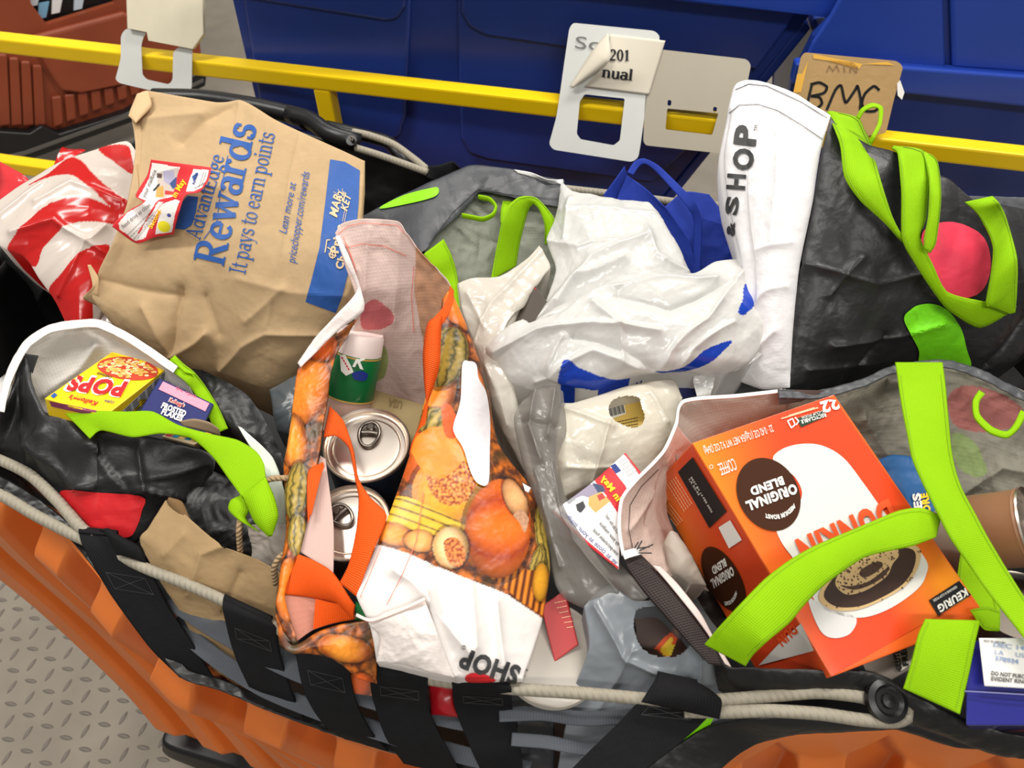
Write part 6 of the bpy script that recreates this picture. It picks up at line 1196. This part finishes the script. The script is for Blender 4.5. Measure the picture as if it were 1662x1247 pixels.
# lime straps on this bag
ribbon('handle', NONWOVEN, [(1143, 1047, .955), (1165, 1020, .975), (1200, 982, .995), (1241, 940, 1.0), (1280, 910, 1.0), (1322, 886, 1.0), (1402, 852, 1.005), (1455, 830, 1.01), (1488, 824, 1.012), (1508, 828, 1.01), (1528, 838, 1.005)],
       [(1210, 1082, .955), (1222, 1064, .97), (1245, 1042, .985), (1281, 1012, .988), (1308, 980, .99), (1342, 947, .992), (1402, 906, .997), (1452, 893, 1.0), (1480, 887, 1.002), (1500, 880, 1.002), (1520, 872, 1.0)], db, bulge=.004)
ribbon('handle', NONWOVEN, [(1453, 588, 1.0), (1458, 625, 1.02), (1464, 665, 1.025), (1472, 705, 1.025), (1480, 745, 1.022), (1495, 781, 1.02), (1518, 828, 1.016), (1543, 876, 1.01), (1575, 922, 1.0), (1603, 962, .995), (1640, 1008, .99), (1680, 1058, .985)],
       [(1530, 588, 1.0), (1535, 625, 1.018), (1540, 680, 1.022), (1545, 731, 1.02), (1552, 765, 1.018), (1563, 796, 1.016), (1584, 835, 1.012), (1603, 871, 1.008), (1632, 920, 1.0), (1662, 968, .992), (1690, 1010, .988), (1720, 1050, .985)], db, bulge=.004)
ribbon('handle', NONWOVEN, [(1560, 895, .93), (1552, 950, .92), (1549, 1004, .915)], [(1592, 905, .93), (1612, 950, .92), (1624, 994, .925)], db)
ribbon('handle', NONWOVEN, [(1590, 1010, .962), (1600, 1022, .960), (1623, 1024, .958)], [(1575, 990, .955), (1600, 985, .952), (1624, 992, .95)], db)
ribbon('handle', NONWOVEN, [(1502, 1005, .97), (1490, 1030, .965), (1480, 1070, .955), (1466, 1118, .94)], [(1592, 1007, .97), (1584, 1040, .965), (1574, 1090, .955), (1558, 1160, .94)], db, bulge=.004)
path_ribbon('loop', NONWOVEN, [(1594, 636, .985), (1584, 652, .99), (1586, 676, .99), (1608, 698, .99), (1634, 706, .988), (1650, 692, .985), (1662, 668, .98)], 12, db, bulge=.002)

# ================================================================ things in the right bag
bp_ = sheet('t', PRINT, None, top=[(1420, 748, .925), (1450, 738, .928), (1490, 745, .925), (1540, 760, .92)], bottom=[(1460, 850, .90), (1500, 870, .90), (1560, 860, .90)], left=[(1420, 748, .925), (1440, 800, .91), (1460, 850, .90)], right=[(1540, 760, .92), (1560, 860, .90)], step=2.6, col=(34, 92, 150), crum=(.005, .04), bulge=.01, skirt=(.06, .02))
bp_.o.name = 'snack_bag'; tag(bp_.o, 'blue snack bag with yellow lettering behind the coffee box', 'bag')
text(bp_, bp_.o, 'ES', (1496, 826), (1492, 800), 12, WHT, .05, cell=12, off=.002); text(bp_, bp_.o, 'ORE', (1510, 832), (1504, 800), 11, YLW, .05, cell=12, off=.002)
can_o = P(1670, 856, .94); tv = CAM-can_o; tv /= np.linalg.norm(tv); ax = .6*tv+.80*RT+.08*UP; ax /= np.linalg.norm(ax)
tc_ = thing('food_can', 'large brown labelled can lying on its side at the right edge', 'can', ('w', *(can_o-ax*.1)))
lathe('wall', M('can_brown', (150, 108, 76), rough=.4, var=.1), [(.040, .0), (.041, -.003), (.040, -.006), (.040, -.105), (.041, -.11), (.0001, -.11)], can_o, ax, tc_)
lathe('label_strip', M('label_grey', (140, 130, 116), rough=.5), [(.0405, -.06), (.041, -.06), (.041, -.1), (.0405, -.1)], can_o, ax, tc_)
lathe('lid', TIN, [(.040, -.001), (.0425, .001), (.042, .003), (.0395, .001), (.038, -.004), (.030, -.003), (.0295, -.004), (.0001, -.004)], can_o, ax, tc_)
can_o = P(1655, 985, .905); tc2 = thing('food_can', 'can seen on edge just below the brown can at the right edge', 'can', ('w', *(can_o-np.array([0, 0, .08]))))
lathe('wall', M('can_grey', (120, 116, 104), rough=.35), [(.04, -.002), (.041, -.004), (.04, -.008), (.04, -.08), (.0001, -.08)], can_o, (-.2, .2, 1), tc2); lathe('lid', TIND, [(.04, -.001), (.0425, .001), (.042, .003), (.0395, .001), (.038, -.004), (.0001, -.004)], can_o, (-.2, .2, 1), tc2)
gf = carton('food_carton', 'dark carton printed gluten free beneath the coffee box', 'carton', M('dim_carton', (120, 112, 104), rough=.5), [(1392, 1062, .915), (1484, 1010, .925), (1420, 1120, .905), (1400, 1062, .87)])
decal('printed_panel', ink('label_light', (190, 186, 176)), gf, [[(1448, 1046), (1484, 1028), (1486, 1074), (1462, 1090)]], gf.o, cell=60)
text(gf, gf.o, 'GLUTEN', (1463, 1088), (1457, 1048), 9, BLK, .05, cell=60, off=.0015); text(gf, gf.o, 'FREE', (1474, 1080), (1469, 1048), 9, BLK, .05, cell=60, off=.0015)
jar = carton('plastic_jar', 'blue plastic jar with a white instruction label, bottom right corner', 'jar', M('blue_jar', (38, 40, 128), rough=.18, coat=.6), [(1568, 1040, .96), (1700, 1040, .96), (1568, 1178, .935), (1576, 1060, .90)])
bv = jar.o.modifiers.new('bevel', 'BEVEL'); bv.width = .006; bv.segments = 3
jl = sheet('label', M('white_label', (236, 234, 230), rough=.4), jar.o, top=[(1589, 1036, .969), (1700, 1036, .969)], bottom=[(1598, 1114, .955), (1700, 1120, .955)], step=4, thick=.0004)
text(jl, jar.o, 'DO NOT PURCHASE IF', (1608, 1096), (1690, 1105), 6.5, DGR, .03, cell=60); text(jl, jar.o, 'EVIDENT RING IS BROKEN', (1608, 1105), (1712, 1115), 6.5, DGR, .03, cell=60)
text(jl, jar.o, '378924', (1614, 1072), (1652, 1078), 7, LBL, .02, cell=60); text(jl, jar.o, 'DEC 14', (1612, 1050), (1662, 1056), 7, LBL, .01, cell=60); text(jl, jar.o, 'LA     US', (1614, 1062), (1662, 1068), 7, LBL, 0, cell=60); text(jl, jar.o, 'BEST IF USED BY:', (1596, 1042), (1632, 1046), 3.5, DGR, .02, cell=60)
path_ribbon('film_seam', ink('seam', (120, 120, 170)), [(1566, 1122, .95), (1620, 1125, .952), (1700, 1130, .952)], 1.6, jar.o)

# ================================================================ grey bag at the bottom and odds behind the front cord
fp_ = sheet('t', PRINT, None, left=[(1030, 1000, .868), (1040, 1080, .85)], right=[(1130, 1000, .868), (1140, 1080, .85)], step=2.5, col=(70, 44, 34), paint=[((232, 84, 26), [(1062, 1052), (1082, 1032), (1104, 1018), (1098, 1040), (1086, 1070)]), ((250, 200, 50), sm([(1072, 1056), (1084, 1040), (1092, 1034), (1090, 1050), (1084, 1066)], 30)), ((250, 220, 60), [(1080, 1050), (1096, 1046), (1088, 1066)])])
fp_.o.name = 'snack_packet'; tag(fp_.o, 'dark packet with red and yellow flames inside the grey plastic bag', 'packet')
gg = sheet('t', GREYFILM, None, top=[(948, 984, .90), (965, 965, .905), (992, 950, .91), (1030, 975, .91), (1075, 975, .91), (1120, 1005, .91)], left=[(948, 984, .90), (956, 1050, .885), (928, 1130, .85), (900, 1262, .79)], right=[(1120, 1005, .91), (1165, 1070, .90), (1200, 1150, .85), (1170, 1262, .75)], bottom=[(900, 1262, .79), (1050, 1290, .77), (1170, 1262, .75)],
      step=2.2, col=(124, 130, 136), crum=(.004, .07, (1, 1, 0)), fac=(.003, .05), skirt=(.08, .0), bulge=.006, folds=[((965, 985), (1010, 1060), (1100, 1100), 6, .007), ((1030, 1050), (960, 1160), 7, .006), ((1140, 1060), (1130, 1150), 6, .006)],
      holes=[sm([(1036, 990), (1030, 1004), (1031, 1022), (1042, 1044), (1066, 1060), (1100, 1060), (1124, 1042), (1128, 1020), (1110, 1000), (1070, 984)], 60)])
gg.o.name = 'plastic_bag'; tag(gg.o, 'grey plastic bag with a round handle hole at the bottom centre', 'bag')
decal('green_print', GRN, gg, [[(1108, 1188), (1148, 1150), (1160, 1160), (1140, 1200), (1110, 1222)]], gg.o, cell=5, off=.002)
rp_ = carton('snack_packet', 'red packet with small white print right of the pumpkin bag bottom', 'packet', M('red_packet', (176, 44, 44), rough=.4), [(878, 985, .885), (916, 958, .89), (900, 1075, .865), (884, 990, .85)])
decal('lettering', ink('peach', (250, 200, 160)), rp_, [q for k in range(6) for q in dashes((900+k*4, 985+k*8-6), (934, 972+k*9), 7, 1, .7)], rp_.o, cell=60)
lid = thing('tub_lid', 'clear round plastic lid just above the front cord', 'lid', (905, 1090, .84))
lathe('disc', M('frosted_plastic', (196, 188, 176), rough=.35, transl=.3), [(.052, -.004), (.054, 0), (.052, .003), (.048, .001), (.0001, .001)], P(895, 1062, .865), (.15, -.1, 1), lid)
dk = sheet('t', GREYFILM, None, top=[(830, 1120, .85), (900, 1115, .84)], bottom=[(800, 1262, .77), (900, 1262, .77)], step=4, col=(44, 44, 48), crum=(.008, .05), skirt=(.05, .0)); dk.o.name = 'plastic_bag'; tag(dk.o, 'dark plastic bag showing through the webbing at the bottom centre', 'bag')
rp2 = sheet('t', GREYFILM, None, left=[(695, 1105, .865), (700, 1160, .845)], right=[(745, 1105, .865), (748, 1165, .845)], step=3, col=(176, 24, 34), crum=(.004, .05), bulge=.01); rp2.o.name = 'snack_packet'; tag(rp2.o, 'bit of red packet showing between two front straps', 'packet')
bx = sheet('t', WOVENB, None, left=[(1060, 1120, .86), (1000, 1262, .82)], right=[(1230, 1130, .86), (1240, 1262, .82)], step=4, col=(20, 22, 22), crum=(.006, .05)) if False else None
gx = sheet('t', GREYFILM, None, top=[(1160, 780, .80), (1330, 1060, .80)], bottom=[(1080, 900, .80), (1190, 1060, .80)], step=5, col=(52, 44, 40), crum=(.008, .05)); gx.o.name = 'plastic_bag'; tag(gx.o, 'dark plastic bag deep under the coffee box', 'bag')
rl = sheet('t', PRINT, None, left=[(1078, 880, .905), (1090, 925, .90), (1120, 950, .89)], right=[(1100, 866, .912), (1125, 905, .905), (1146, 950, .89)], top=[(1078, 880, .905), (1088, 862, .915), (1100, 866, .912)], step=2.4, col=(176, 164, 152), crum=(.003, .03), bulge=.006, skirt=(.05, .01)); rl.o.name = 'food_packet'; tag(rl.o, 'small grey rolled packet between the bag lining and coffee box', 'packet')

# ================================================================ groups of repeats
for o in bpy.data.objects:
    if o.parent is None and o.get('category'):
        k = o.name.split('.')[0]
        g = {'card_holder': 'card holders hung on the yellow rail', 'cereal_box': 'small cereal boxes in the left bag', 'reusable_bag': 'reusable shopping bags in the hamper', 'flyer': 'food drive flyers',
             'paper_bag': 'brown paper bags in the hamper', 'laundry_hamper': 'plastic hampers', 'food_can': 'food cans in the open bags'}.get(k)
        if g: o['group'] = g
